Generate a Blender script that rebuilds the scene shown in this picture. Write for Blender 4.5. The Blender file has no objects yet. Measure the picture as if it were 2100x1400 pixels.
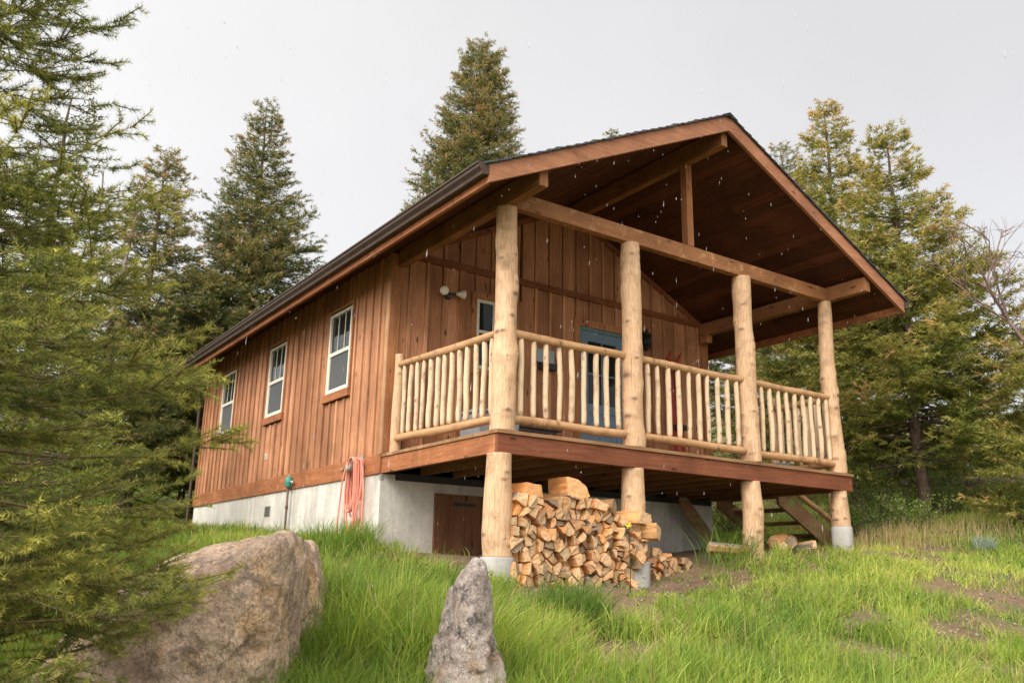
import bpy, math, random
import numpy as np
from mathutils import Vector, Matrix, noise as mnoise

random.seed(7)
SC = bpy.context.scene
COL = SC.collection
CAM = np.array([-4.680, -7.0096, -1.3645])
YAW, PITCH, ROLL, FOC = 0.603526, 0.260825, 0.0185675, 1780.9
W, D, L = 5.712, 2.487, 10.476          # cabin width, porch depth, far wall
XE, YF, YB = -0.59, -0.64, 11.35        # eave line, front rake, back rake
K = 0.4865                              # roof slope
XR = W / 2


def axes():
    cy, sy, cp, sp, cr, sr = math.cos(YAW), math.sin(YAW), math.cos(PITCH), math.sin(PITCH), math.cos(ROLL), math.sin(ROLL)
    f = np.array([sy * cp, cy * cp, sp]); r = np.array([cy, -sy, 0.0]); u = np.cross(r, f)
    return cr * r + sr * u, -sr * r + cr * u, f


RR, UU, FF = axes()


def at(px, py, t):
    """a point t metres (along the ground) from the camera in the direction of a photo pixel"""
    d = FF + RR * (px - 1050) / FOC - UU * (py - 700) / FOC
    return CAM + d * (t / math.hypot(d[0], d[1]))


# ------------------------------------------------------------------ numpy noise
class VN:
    def __init__(self, seed):
        self.t = np.random.RandomState(seed).rand(256, 256)

    def __call__(self, x, y, s=1.0):
        x = np.asarray(x, float) * s + 1000; y = np.asarray(y, float) * s + 1000
        i = np.floor(x).astype(int); j = np.floor(y).astype(int); u = x - i; v = y - j
        u = u * u * (3 - 2 * u); v = v * v * (3 - 2 * v); t = self.t
        a = t[i % 256, j % 256]; b = t[(i + 1) % 256, j % 256]; c = t[i % 256, (j + 1) % 256]; d = t[(i + 1) % 256, (j + 1) % 256]
        return (a * (1 - u) + b * u) * (1 - v) + (c * (1 - u) + d * u) * v


vn1, vn2, vn3 = VN(1), VN(2), VN(3)

# ------------------------------------------------------------------ terrain heights
CT = np.array([
    (-4.7, -7, -2.95), (-8, -7, -2.9), (-1, -7.5, -2.75), (3, -7, -2.45), (8, -6, -1.95), (-5, -3, -2.4), (-3, -3, -2.3),
    (-1.5, -2.45, -2.05), (0, -1.2, -1.68), (0, 0, -1.5), (1.85, 0, -1.47), (1.3, -.9, -1.6), (3.8, 0, -1.12), (5.55, 0.1, -1.02),
    (3, -3, -1.9), (6, -3, -1.5), (9, -2, -.92), (8.8, 1.6, -.42), (8.6, -.1, -.55), (13, 2.2, .98), (8, 4, -.45), (12, 6, 1.1), (17, 4.5, 2.2),
    (0., 2.4, -1.14), (-.4, 2.4, -1.2), (1, 2.4, -1.19), (3, 2.4, -1.14), (5, 2.4, -1.0), (1, 1.2, -1.22), (3, 1.3, -1.14),
    (-.2, 5.2, -1.04), (-.2, 10.3, -.84), (-.2, 7.6, -.95), (-3, 3, -1.4), (-3, 8, -.8), (-6, 2, -1.8), (-8, 10, -.8), (3, 14, -.1), (3, 10, -.6), (6, 9, -.5),
    (0, 20, 1), (15, 15, 2.4), (25, 10, 3.2), (25, 25, 6), (40, 40, 11), (0, 40, 5), (-20, 20, 1), (-30, 0, -2), (20, -10, -.9), (40, 0, 5),
    (0, -30, -6), (-30, -30, -7), (40, -30, -2)], float)


def _phi(r2):
    return np.where(r2 > 1e-12, 0.5 * r2 * np.log(np.maximum(r2, 1e-12)), 0)


def _tps():
    n = len(CT); P = CT[:, :2]
    r2 = ((P[:, None] - P[None]) ** 2).sum(-1)
    A = np.zeros((n + 3, n + 3)); A[:n, :n] = _phi(r2) + np.eye(n) * 0.05
    A[:n, n] = 1; A[:n, n + 1:] = P; A[n, :n] = 1; A[n + 1:, :n] = P.T
    return np.linalg.solve(A, np.concatenate([CT[:, 2], np.zeros(3)]))


TW = _tps()


def ground(x, y, bumps=True):
    x = np.atleast_1d(np.asarray(x, float)); y = np.atleast_1d(np.asarray(y, float))
    r = np.hypot(x, y); s = np.where(r > 42, 42 / np.maximum(r, 1e-6), 1.0)
    X, Y = x * s, y * s
    z = TW[-3] + TW[-2] * X + TW[-1] * Y
    for k in range(len(CT)):
        z = z + TW[k] * _phi((X - CT[k, 0]) ** 2 + (Y - CT[k, 1]) ** 2)
    z = z + (r - 42).clip(0) * 0.05 * np.sign(X + Y)
    if bumps:
        under = ((x > -.2) & (x < W + .2) & (y > -.2) & (y < L)).astype(float)
        z = z + (vn1(x, y, .9) - .5) * .12 * (1 - under * .7) + (vn2(x, y, 3.1) - .5) * .05 * (1 - under * .5)
    return z


def gz(x, y):
    return float(ground(x, y)[0])


# ------------------------------------------------------------------ scene helpers
def props(o, label=None, cat=None, group=None, kind=None):
    if label: o['label'] = label
    if cat: o['category'] = cat
    if group: o['group'] = group
    if kind: o['kind'] = kind
    return o


def thing(name, label, cat, loc=(0, 0, 0), group=None):
    o = bpy.data.objects.new(name, None); COL.objects.link(o); o.location = [float(c) for c in loc]
    o.empty_display_size = .1
    return props(o, label, cat, group)


def link(name, me, mat, parent=None, smooth=False):
    o = bpy.data.objects.new(name, me); COL.objects.link(o)
    if mat: me.materials.append(mat)
    if smooth: me.polygons.foreach_set('use_smooth', [True] * len(me.polygons))
    if parent is not None:
        o.parent = parent
        w = Vector((0, 0, 0)); p = parent
        while p is not None: w += p.location; p = p.parent
        o.location = -w                       # children keep world-aligned coordinates
    return o


class MB:
    """collects shapes, links them as one mesh"""
    def __init__(self): self.v = []; self.f = []; self.s = []

    def add(self, vs, fs, smooth=False):
        n = len(self.v); self.v += [tuple(float(c) for c in v) for v in vs]; self.f += [tuple(i + n for i in f) for f in fs]; self.s += [smooth] * len(fs)
        return self

    def box(self, x0, x1, y0, y1, z0, z1):
        return self.hexa([(x0, y0, z0), (x1, y0, z0), (x1, y1, z0), (x0, y1, z0), (x0, y0, z1), (x1, y0, z1), (x1, y1, z1), (x0, y1, z1)])

    def hexa(self, p):
        return self.add(p, [(0, 3, 2, 1), (4, 5, 6, 7), (0, 1, 5, 4), (1, 2, 6, 5), (2, 3, 7, 6), (3, 0, 4, 7)])

    def bar(self, p, q, w, h, up=(0, 0, 1)):
        p, q = Vector(p), Vector(q); d = (q - p).normalized(); s = d.cross(Vector(up)).normalized() * w / 2; u = s.cross(d).normalized() * h / 2
        return self.hexa([p - s - u, p + s - u, q + s - u, q - s - u, p - s + u, p + s + u, q + s + u, q - s + u])

    def tube(self, pts, r, seg=10, caps=True):
        pts = [Vector(p) for p in pts]; rs = r if isinstance(r, (list, tuple)) else [r] * len(pts)
        vs = []; fs = []; prev = None
        for i, p in enumerate(pts):
            d = (pts[min(i + 1, len(pts) - 1)] - pts[max(i - 1, 0)]).normalized()
            if prev is None:
                a = Vector((0, 0, 1)) if abs(d.z) < .9 else Vector((1, 0, 0)); prev = d.cross(a).normalized()
            prev = (prev - d * prev.dot(d)).normalized(); b = d.cross(prev)
            for k in range(seg):
                t = 2 * math.pi * k / seg; vs.append(p + (prev * math.cos(t) + b * math.sin(t)) * rs[i])
        for i in range(len(pts) - 1):
            for k in range(seg):
                a = i * seg + k; b_ = i * seg + (k + 1) % seg; fs.append((a, b_, b_ + seg, a + seg))
        if caps:
            fs.append(tuple(reversed(range(seg)))); fs.append(tuple(range((len(pts) - 1) * seg, len(pts) * seg)))
        return self.add(vs, fs, True)

    def sphere(self, c, r, n=10, sc=(1, 1, 1)):
        pts = [(c[0], c[1], c[2] - r * sc[2])]; vs = []; fs = []
        for i in range(1, n):
            a = math.pi * i / n
            for k in range(2 * n):
                b = math.pi * k / n; vs.append((c[0] + r * sc[0] * math.sin(a) * math.cos(b), c[1] + r * sc[1] * math.sin(a) * math.sin(b), c[2] - r * sc[2] * math.cos(a)))
        vs = pts + vs + [(c[0], c[1], c[2] + r * sc[2])]; m = 2 * n
        for k in range(m): fs.append((0, 1 + (k + 1) % m, 1 + k)); fs.append((len(vs) - 1, len(vs) - 1 - m + k, len(vs) - 1 - m + (k + 1) % m))
        for i in range(n - 2):
            for k in range(m): a = 1 + i * m + k; b = 1 + i * m + (k + 1) % m; fs.append((a, b, b + m, a + m))
        return self.add(vs, fs, True)

    def build(self, name, mat, parent=None, bevel=0.0):
        me = bpy.data.meshes.new(name); me.from_pydata(self.v, [], self.f); me.update()
        me.polygons.foreach_set('use_smooth', self.s)
        o = link(name, me, mat, parent)
        if bevel:
            m = o.modifiers.new('bevel', 'BEVEL'); m.width = bevel; m.segments = 2; m.limit_method = 'ANGLE'
        return o


def np_mesh(name, V, F, attrs=None):
    """V (n,3); F a list of index arrays, each (m,k)"""
    me = bpy.data.meshes.new(name)
    me.vertices.add(len(V)); me.vertices.foreach_set('co', np.ascontiguousarray(V, np.float32).ravel())
    idx = np.concatenate([f.ravel() for f in F]).astype(np.int32)
    tot = np.concatenate([np.full(len(f), f.shape[1]) for f in F]); st = np.concatenate([[0], np.cumsum(tot)[:-1]]).astype(np.int32)
    me.loops.add(len(idx)); me.loops.foreach_set('vertex_index', idx)
    me.polygons.add(len(tot)); me.polygons.foreach_set('loop_start', st)
    for k, a in (attrs or {}).items():
        at_ = me.attributes.new(k, 'FLOAT', 'POINT'); at_.data.foreach_set('value', np.ascontiguousarray(a, np.float32))
    me.update(calc_edges=True)
    return me


# ------------------------------------------------------------------ materials
def newmat(name):
    m = bpy.data.materials.new(name); m.use_nodes = True; nt = m.node_tree
    return m, nt, nt.nodes['Principled BSDF']


def nd(nt, t, **kw):
    n = nt.nodes.new(t)
    for k, v in kw.items(): setattr(n, k, v)
    return n


def ramp(nt, src, stops, interp='LINEAR'):
    r = nd(nt, 'ShaderNodeValToRGB'); cr = r.color_ramp; cr.interpolation = interp
    while len(cr.elements) < len(stops): cr.elements.new(.5)
    for e, (p, c) in zip(cr.elements, stops): e.position = p; e.color = (*c, 1) if len(c) == 3 else c
    nt.links.new(src, r.inputs[0]); return r.outputs[0]


def mixc(nt, fac, a, b, mode='MIX'):
    m = nd(nt, 'ShaderNodeMix', data_type='RGBA', blend_type=mode)
    for s, v in ((0, fac), (6, a), (7, b)):
        if isinstance(v, (int, float)): m.inputs[s].default_value = v
        elif isinstance(v, tuple): m.inputs[s].default_value = (*v, 1)
        else: nt.links.new(v, m.inputs[s])
    return m.outputs[2]


def noise_n(nt, vec, scale, detail=4, rough=.55):
    n = nd(nt, 'ShaderNodeTexNoise'); n.inputs['Scale'].default_value = scale; n.inputs['Detail'].default_value = detail; n.inputs['Roughness'].default_value = rough
    nt.links.new(vec, n.inputs['Vector']); return n.outputs['Fac']


def coords(nt, scale=(1, 1, 1), island=0.0):
    tc = nd(nt, 'ShaderNodeTexCoord'); mp = nd(nt, 'ShaderNodeMapping'); mp.inputs['Scale'].default_value = scale
    nt.links.new(tc.outputs['Object'], mp.inputs['Vector']); out = mp.outputs[0]; rnd = None
    if island:
        g = nd(nt, 'ShaderNodeNewGeometry'); rnd = g.outputs['Random Per Island']
        m = nd(nt, 'ShaderNodeMath', operation='MULTIPLY'); m.inputs[1].default_value = island; nt.links.new(rnd, m.inputs[0])
        v = nd(nt, 'ShaderNodeVectorMath', operation='ADD'); nt.links.new(out, v.inputs[0]); nt.links.new(m.outputs[0], v.inputs[1]); out = v.outputs[0]
    return out, rnd, tc.outputs['Object']


def bump(nt, bs, h, dist, strength=1.0):
    b = nd(nt, 'ShaderNodeBump'); b.inputs['Distance'].default_value = dist; b.inputs['Strength'].default_value = strength
    nt.links.new(h, b.inputs['Height']); nt.links.new(b.outputs[0], bs.inputs['Normal'])


def wood(name, c_lo, c_hi, axis, var=.35, knots=True, stain=None, rough=.7, grain=1.0, bd=.002):
    m, nt, bs = newmat(name)
    sc = [38 * grain] * 3; sc[axis] = 1.6
    v, rnd, ob = coords(nt, sc, 37.0)
    g = noise_n(nt, v, 1.0, 6, .65)
    col = ramp(nt, g, [(.28, c_lo), (.72, c_hi)])
    fine = noise_n(nt, v, 4.0, 3)
    col = mixc(nt, .25, col, ramp(nt, fine, [(.3, (.25, .2, .18)), (.7, (1, 1, 1))]), 'MULTIPLY')
    lo = 1 - var
    col = mixc(nt, 1.0, col, ramp(nt, rnd, [(0, (lo, lo * .95, lo * .9)), (.5, (.9, .88, .86)), (1, (1.2, 1.22, 1.25))]), 'MULTIPLY')
    big = noise_n(nt, ob, 1.7, 4)
    col = mixc(nt, 1.0, col, ramp(nt, big, [(.3, (.68, .64, .62)), (.65, (1.1, 1.1, 1.1))]), 'MULTIPLY')
    if stain:
        s2 = noise_n(nt, ob, 6.0, 6, .7)
        f = ramp(nt, s2, [(.55, (0, 0, 0)), (.68, (1, 1, 1))]); col = mixc(nt, f, col, stain)
    if knots:
        kv = [7.0] * 3; kv[axis] = 2.6
        mp = nd(nt, 'ShaderNodeMapping'); mp.inputs['Scale'].default_value = kv; nt.links.new(ob, mp.inputs[0])
        vo = nd(nt, 'ShaderNodeTexVoronoi'); vo.inputs['Scale'].default_value = 1.0; nt.links.new(mp.outputs[0], vo.inputs['Vector'])
        f = ramp(nt, vo.outputs['Distance'], [(.07, (1, 1, 1)), (.16, (0, 0, 0))])
        col = mixc(nt, f, col, tuple(c * .35 for c in c_lo))
    nt.links.new(col, bs.inputs['Base Color']); bs.inputs['Roughness'].default_value = rough
    bs.inputs['Specular IOR Level'].default_value = .3
    bump(nt, bs, g, bd)
    return m


def logmat(name, c_lo, c_hi, dark=(.10, .055, .03)):
    m, nt, bs = newmat(name)
    a = nd(nt, 'ShaderNodeAttribute', attribute_name='along'); b = nd(nt, 'ShaderNodeAttribute', attribute_name='round'); k = nd(nt, 'ShaderNodeAttribute', attribute_name='knot')
    tc = nd(nt, 'ShaderNodeTexCoord')
    cx = nd(nt, 'ShaderNodeCombineXYZ'); nt.links.new(a.outputs['Fac'], cx.inputs[0]); nt.links.new(b.outputs['Fac'], cx.inputs[1])
    mp = nd(nt, 'ShaderNodeMapping'); mp.inputs['Scale'].default_value = (2.2, 9, 1); nt.links.new(cx.outputs[0], mp.inputs[0])
    g = noise_n(nt, mp.outputs[0], 3.0, 7, .65)
    col = ramp(nt, g, [(.3, c_lo), (.62, c_hi)])
    blot = noise_n(nt, tc.outputs['Object'], 5.0, 5, .6)
    col = mixc(nt, ramp(nt, blot, [(.52, (0, 0, 0)), (.72, (.75, .75, .75))]), col, tuple(c * .62 for c in c_lo))
    spk = noise_n(nt, tc.outputs['Object'], 45.0, 3, .6)
    col = mixc(nt, ramp(nt, spk, [(.62, (0, 0, 0)), (.74, (.7, .7, .7))]), col, tuple(c * .45 for c in c_lo))
    col = mixc(nt, k.outputs['Fac'], col, dark)
    mp2 = nd(nt, 'ShaderNodeMapping'); mp2.inputs['Scale'].default_value = (.7, 26, 1); nt.links.new(cx.outputs[0], mp2.inputs[0])
    ck = noise_n(nt, mp2.outputs[0], 1.0, 2, .5)
    crk = ramp(nt, ck, [(.29, (1, 1, 1)), (.315, (0, 0, 0))])
    col = mixc(nt, crk, col, dark)
    nt.links.new(col, bs.inputs['Base Color']); bs.inputs['Roughness'].default_value = .62; bs.inputs['Specular IOR Level'].default_value = .35
    bump(nt, bs, g, .004)
    return m


def plain(name, c, rough=.5, var=.12, scale=20, metal=0.0, spec=.5, bd=0.0):
    m, nt, bs = newmat(name); v, _, ob = coords(nt)
    n = noise_n(nt, ob, scale, 5)
    col = ramp(nt, n, [(.3, tuple(x * (1 - var) for x in c)), (.7, tuple(min(1, x * (1 + var)) for x in c))])
    nt.links.new(col, bs.inputs['Base Color']); bs.inputs['Roughness'].default_value = rough; bs.inputs['Metallic'].default_value = metal
    bs.inputs['Specular IOR Level'].default_value = spec
    if bd: bump(nt, bs, n, bd)
    return m


def concrete(name, c):
    m, nt, bs = newmat(name); v, _, ob = coords(nt)
    a = noise_n(nt, ob, 2.2, 6, .62); b = noise_n(nt, ob, 30, 5, .6)
    mp = nd(nt, 'ShaderNodeMapping'); mp.inputs['Scale'].default_value = (6, 6, .7); nt.links.new(ob, mp.inputs[0]); s = noise_n(nt, mp.outputs[0], 1.5, 5)
    col = ramp(nt, a, [(.3, tuple(x * .72 for x in c)), (.65, c)])
    col = mixc(nt, .5, col, ramp(nt, s, [(.35, (.6, .57, .52)), (.6, (1, 1, 1))]), 'MULTIPLY')
    col = mixc(nt, .5, col, ramp(nt, b, [(.3, (.75, .75, .75)), (.6, (1, 1, 1))]), 'MULTIPLY')
    vo = nd(nt, 'ShaderNodeTexVoronoi'); vo.inputs['Scale'].default_value = 14; nt.links.new(ob, vo.inputs['Vector'])
    col = mixc(nt, ramp(nt, vo.outputs['Distance'], [(.05, (.8, .8, .8)), (.1, (0, 0, 0))]), col, (.13, .12, .11))
    nt.links.new(col, bs.inputs['Base Color']); bs.inputs['Roughness'].default_value = .9
    bump(nt, bs, b, .004)
    return m


def foliage(name, stops, transl=.35, rough=.6):
    m, nt, bs = newmat(name)
    a = nd(nt, 'ShaderNodeAttribute', attribute_name='tone')
    col = ramp(nt, a.outputs['Fac'], stops)
    nt.links.new(col, bs.inputs['Base Color']); bs.inputs['Roughness'].default_value = rough; bs.inputs['Specular IOR Level'].default_value = .25
    t = nd(nt, 'ShaderNodeBsdfTranslucent'); nt.links.new(mixc(nt, 1.0, col, (1.0, 1.0, .55), 'MULTIPLY'), t.inputs[0])
    mx = nd(nt, 'ShaderNodeMixShader'); mx.inputs[0].default_value = transl
    nt.links.new(bs.outputs[0], mx.inputs[1]); nt.links.new(t.outputs[0], mx.inputs[2])
    nt.links.new(mx.outputs[0], nt.nodes['Material Output'].inputs[0])
    return m


M = {}
M['wall'] = wood('cedar_board_stain', (.35, .150, .070), (.60, .295, .16), 2, .28, True)
M['batten'] = wood('cedar_batten_stain', (.38, .168, .080), (.64, .325, .175), 2, .25, False)
M['trim_z'] = wood('trim_stain', (.33, .135, .058), (.54, .25, .115), 2, .15, True)
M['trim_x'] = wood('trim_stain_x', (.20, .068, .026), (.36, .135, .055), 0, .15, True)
M['trim_y'] = wood('trim_stain_y', (.33, .115, .045), (.55, .225, .095), 1, .15, True, stain=(.44, .20, .09))
M['corner'] = wood('weathered_corner_board', (.42, .24, .12), (.60, .38, .21), 2, .15, True)  # sunlight on the corner trim is painted in as paler wood
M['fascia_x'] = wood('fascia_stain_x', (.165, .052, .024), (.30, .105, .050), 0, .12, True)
M['rake'] = wood('rake_stain', (.32, .135, .068), (.50, .24, .13), 0, .1, True)
M['beam_x'] = wood('beam_stain_x', (.30, .13, .052), (.48, .225, .10), 0, .1, True, stain=(.46, .25, .11))
M['beam_y'] = wood('beam_stain_y', (.26, .115, .045), (.42, .20, .085), 1, .1, True)
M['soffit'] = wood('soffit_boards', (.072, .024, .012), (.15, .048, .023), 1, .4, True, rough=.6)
M['deck'] = wood('deck_boards', (.30, .15, .07), (.46, .27, .14), 0, .3, True)
M['joist'] = wood('joist_wood', (.24, .11, .05), (.40, .20, .09), 1, .3, True)
M['stair'] = wood('stair_lumber', (.28, .16, .08), (.46, .29, .16), 0, .2, True, stain=(.2, .25, .06))  # green blotches put the green light on the stringers into the wood colour
M['hatch'] = wood('hatch_boards', (.15, .07, .035), (.30, .14, .07), 2, .3, True)
M['log'] = logmat('peeled_log', (.40, .225, .12), (.67, .44, .265))
M['rail'] = logmat('peeled_rail', (.36, .185, .085), (.55, .32, .16))
M['baluster'] = logmat('peeled_baluster', (.50, .33, .19), (.74, .55, .37))
M['concrete'] = concrete('foundation_concrete', (.74, .70, .64))
M['pier'] = concrete('pier_concrete', (.46, .44, .41))
M['white'] = plain('white_vinyl', (.68, .64, .54), .45, .06)
M['gutter'] = plain('gutter_metal', (.060, .038, .028), .55, .2, 8, 0, .22)
M['dark'] = plain('dark_metal', (.025, .024, .023), .45, .2, 10)
M['blue'] = plain('blue_door_paint', (.13, .20, .27), .5, .12, 6)
M['bluetrim'] = plain('teal_door_frame', (.11, .19, .19), .5, .1, 6)
M['hose'] = plain('hose_rubber', (.72, .27, .19), .45, .12, 12)
M['green'] = plain('valve_green', (.05, .26, .20), .45, .2, 30)
M['pipe'] = plain('rusty_pipe', (.12, .075, .055), .7, .3, 30)
M['galv'] = plain('galvanised_steel', (.42, .42, .40), .5, .2, 20, .6)
M['lamp'] = plain('frosted_bulb', (.80, .76, .66), .35, .05)
M['ski'] = plain('red_ski_varnish', (.30, .035, .02), .35, .2, 8)
M['grey'] = plain('grey_plastic', (.30, .33, .36), .5, .1, 8)
M['enamel'] = plain('blue_grey_enamel', (.36, .44, .50), .35, .1, 8)


def glassmat():
    m, nt, bs = newmat('window_glass'); bs.inputs['Base Color'].default_value = (.018, .022, .02, 1); bs.inputs['Roughness'].default_value = .03
    bs.inputs['Specular IOR Level'].default_value = .35; bs.inputs['IOR'].default_value = 1.45
    v, _, ob = coords(nt); bump(nt, bs, noise_n(nt, ob, 2.5, 1), .004)
    return m


M['glass'] = glassmat()
M['screen'] = plain('insect_screen', (.085, .088, .092), .75, .1, 60, 0, .3)


def shingle_mat():
    m, nt, bs = newmat('asphalt_shingles'); v, rnd, ob = coords(nt, (1, 1, 1), 3.0)
    b = nd(nt, 'ShaderNodeTexNoise'); b.inputs['Scale'].default_value = 90; nt.links.new(ob, b.inputs['Vector'])
    mp = nd(nt, 'ShaderNodeMapping'); mp.inputs['Scale'].default_value = (.01, 3.3, .01); nt.links.new(v, mp.inputs[0])
    wv = nd(nt, 'ShaderNodeTexVoronoi'); wv.inputs['Scale'].default_value = 1.0; nt.links.new(mp.outputs[0], wv.inputs['Vector'])
    col = mixc(nt, .4, ramp(nt, b.outputs['Fac'], [(.3, (.025, .026, .030)), (.7, (.075, .078, .085))]), wv.outputs['Color'], 'SOFT_LIGHT')
    nt.links.new(col, bs.inputs['Base Color']); bs.inputs['Roughness'].default_value = .85; bump(nt, bs, b.outputs['Fac'], .003)
    return m


M['shingle'] = shingle_mat()


def soil_mat():
    m, nt, bs = newmat('soil_and_litter'); v, _, ob = coords(nt)
    a = noise_n(nt, ob, .8, 6, .6); b = noise_n(nt, ob, 14, 6, .65); c = noise_n(nt, ob, 90, 4, .7)
    col = ramp(nt, a, [(.35, (.165, .098, .062)), (.5, (.25, .155, .10)), (.66, (.18, .14, .07))])
    col = mixc(nt, .7, col, ramp(nt, b, [(.3, (.5, .45, .42)), (.65, (1.15, 1.12, 1.1))]), 'MULTIPLY')
    col = mixc(nt, ramp(nt, c, [(.58, (0, 0, 0)), (.66, (.6, .6, .6))]), col, (.42, .31, .18))
    g = nd(nt, 'ShaderNodeAttribute', attribute_name='green')
    col = mixc(nt, g.outputs['Fac'], col, ramp(nt, b, [(.3, (.05, .085, .018)), (.7, (.15, .21, .05))]))
    nt.links.new(col, bs.inputs['Base Color']); bs.inputs['Roughness'].default_value = .95
    ad = nd(nt, 'ShaderNodeMath', operation='ADD'); nt.links.new(b, ad.inputs[0]); nt.links.new(c, ad.inputs[1]); bump(nt, bs, ad.outputs[0], .02)
    return m


M['soil'] = soil_mat()


def rock_mat(name, c1, c2, c3, lichen=(.10, .085, .08), sc=1.0):
    m, nt, bs = newmat(name); v, _, ob = coords(nt)
    a = noise_n(nt, ob, 2.0 * sc, 8, .65); b = noise_n(nt, ob, 9 * sc, 8, .7); c = noise_n(nt, ob, 70 * sc, 4, .7)
    col = ramp(nt, a, [(.33, c1), (.5, c2), (.62, c3)])
    col = mixc(nt, .8, col, ramp(nt, b, [(.32, (.42, .38, .36)), (.6, (1.15, 1.15, 1.15))]), 'MULTIPLY')
    col = mixc(nt, .7, col, ramp(nt, c, [(.35, (.5, .46, .45)), (.6, (1.2, 1.2, 1.2))]), 'MULTIPLY')
    wn = nd(nt, 'ShaderNodeTexNoise'); wn.inputs['Scale'].default_value = 3.5 * sc; wn.inputs['Detail'].default_value = 5; nt.links.new(ob, wn.inputs['Vector'])
    wa = nd(nt, 'ShaderNodeVectorMath', operation='MULTIPLY_ADD'); wa.inputs[1].default_value = (.5, .5, .5); nt.links.new(wn.outputs['Color'], wa.inputs[0]); nt.links.new(ob, wa.inputs[2])
    ve = nd(nt, 'ShaderNodeTexVoronoi', feature='DISTANCE_TO_EDGE'); ve.inputs['Scale'].default_value = 2.6 * sc; nt.links.new(wa.outputs[0], ve.inputs['Vector'])
    crk = ramp(nt, ve.outputs['Distance'], [(.0, (.6, .6, .6)), (.018, (0, 0, 0))])
    col = mixc(nt, crk, col, tuple(x * .25 for x in c1))
    l = noise_n(nt, ob, 5.5 * sc, 6, .75)
    col = mixc(nt, ramp(nt, l, [(.52, (0, 0, 0)), (.60, (.85, .85, .85))]), col, lichen)
    nt.links.new(col, bs.inputs['Base Color']); bs.inputs['Roughness'].default_value = .88
    ad = nd(nt, 'ShaderNodeMath', operation='ADD'); nt.links.new(b, ad.inputs[0])
    mu = nd(nt, 'ShaderNodeMath', operation='MULTIPLY'); mu.inputs[1].default_value = .35; nt.links.new(c, mu.inputs[0]); nt.links.new(mu.outputs[0], ad.inputs[1])
    bump(nt, bs, ad.outputs[0], .05)
    return m


M['rock'] = rock_mat('pink_granite', (.50, .32, .21), (.72, .54, .40), (.66, .42, .22), (.27, .19, .15))
M['rock2'] = rock_mat('grey_lichen_rock', (.36, .29, .25), (.66, .56, .50), (.44, .31, .21), (.085, .08, .08), 1.7)
M['bark'] = plain('conifer_bark', (.11, .075, .055), .9, .45, 14, 0, .2, .01)
M['deadwood'] = plain('dead_grey_wood', (.20, .155, .135), .9, .35, 9, 0, .2)
M['twig'] = plain('fir_twig', (.17, .115, .06), .8, .3, 30, 0, .2)
M['redtwig'] = plain('bare_twig', (.17, .11, .10), .8, .3, 12, 0, .2)


def firewood_mat():
    m, nt, bs = newmat('split_firewood')
    v, _, ob = coords(nt, (30, 2.0, 30))
    oi = nd(nt, 'ShaderNodeObjectInfo')
    g = noise_n(nt, v, 1.0, 6, .65); e = noise_n(nt, ob, 26, 5, .65)
    side = ramp(nt, g, [(.3, (.36, .18, .065)), (.65, (.66, .39, .17))])
    end = ramp(nt, e, [(.3, (.42, .26, .14)), (.65, (.74, .54, .33))])
    ge = nd(nt, 'ShaderNodeAttribute', attribute_name='endgrain'); col = mixc(nt, ge.outputs['Fac'], side, end)
    col = mixc(nt, 1.0, col, ramp(nt, oi.outputs['Alpha'], [(0, (.34, .36, .40)), (.13, (.52, .50, .52)), (.2, (.80, .58, .45)), (.4, (.72, .70, .66)), (.6, (1.0, .92, .85)), (.8, (1.15, 1.05, .98)), (1, (1.1, .75, .48))]), 'MULTIPLY')
    bk = nd(nt, 'ShaderNodeAttribute', attribute_name='bark'); col = mixc(nt, bk.outputs['Fac'], col, ramp(nt, e, [(.35, (.10, .075, .06)), (.65, (.30, .25, .22))]))
    nt.links.new(col, bs.inputs['Base Color']); bs.inputs['Roughness'].default_value = .8; bump(nt, bs, e, .008)
    return m


M['firewood'] = firewood_mat()
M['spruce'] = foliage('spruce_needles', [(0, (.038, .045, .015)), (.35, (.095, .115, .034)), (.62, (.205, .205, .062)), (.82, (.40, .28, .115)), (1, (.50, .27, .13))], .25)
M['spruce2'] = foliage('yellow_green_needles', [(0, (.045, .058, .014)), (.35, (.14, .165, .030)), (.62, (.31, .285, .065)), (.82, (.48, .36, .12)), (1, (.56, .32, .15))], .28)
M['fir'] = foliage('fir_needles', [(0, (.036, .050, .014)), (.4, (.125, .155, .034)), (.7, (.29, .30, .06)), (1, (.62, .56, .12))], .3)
M['grass'] = foliage('grass_blades', [(0, (.50, .36, .20)), (.14, (.42, .34, .15)), (.2, (.075, .15, .028)), (.5, (.22, .33, .052)), (.8, (.42, .50, .095)), (1, (.62, .64, .17))], .45, .5)
M['shrub'] = foliage('shrub_leaves', [(0, (.05, .09, .02)), (.5, (.14, .22, .045)), (1, (.30, .38, .09))], .4)
M['sage'] = foliage('sage_leaves', [(0, (.18, .22, .17)), (1, (.45, .52, .45))], .3)


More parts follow.
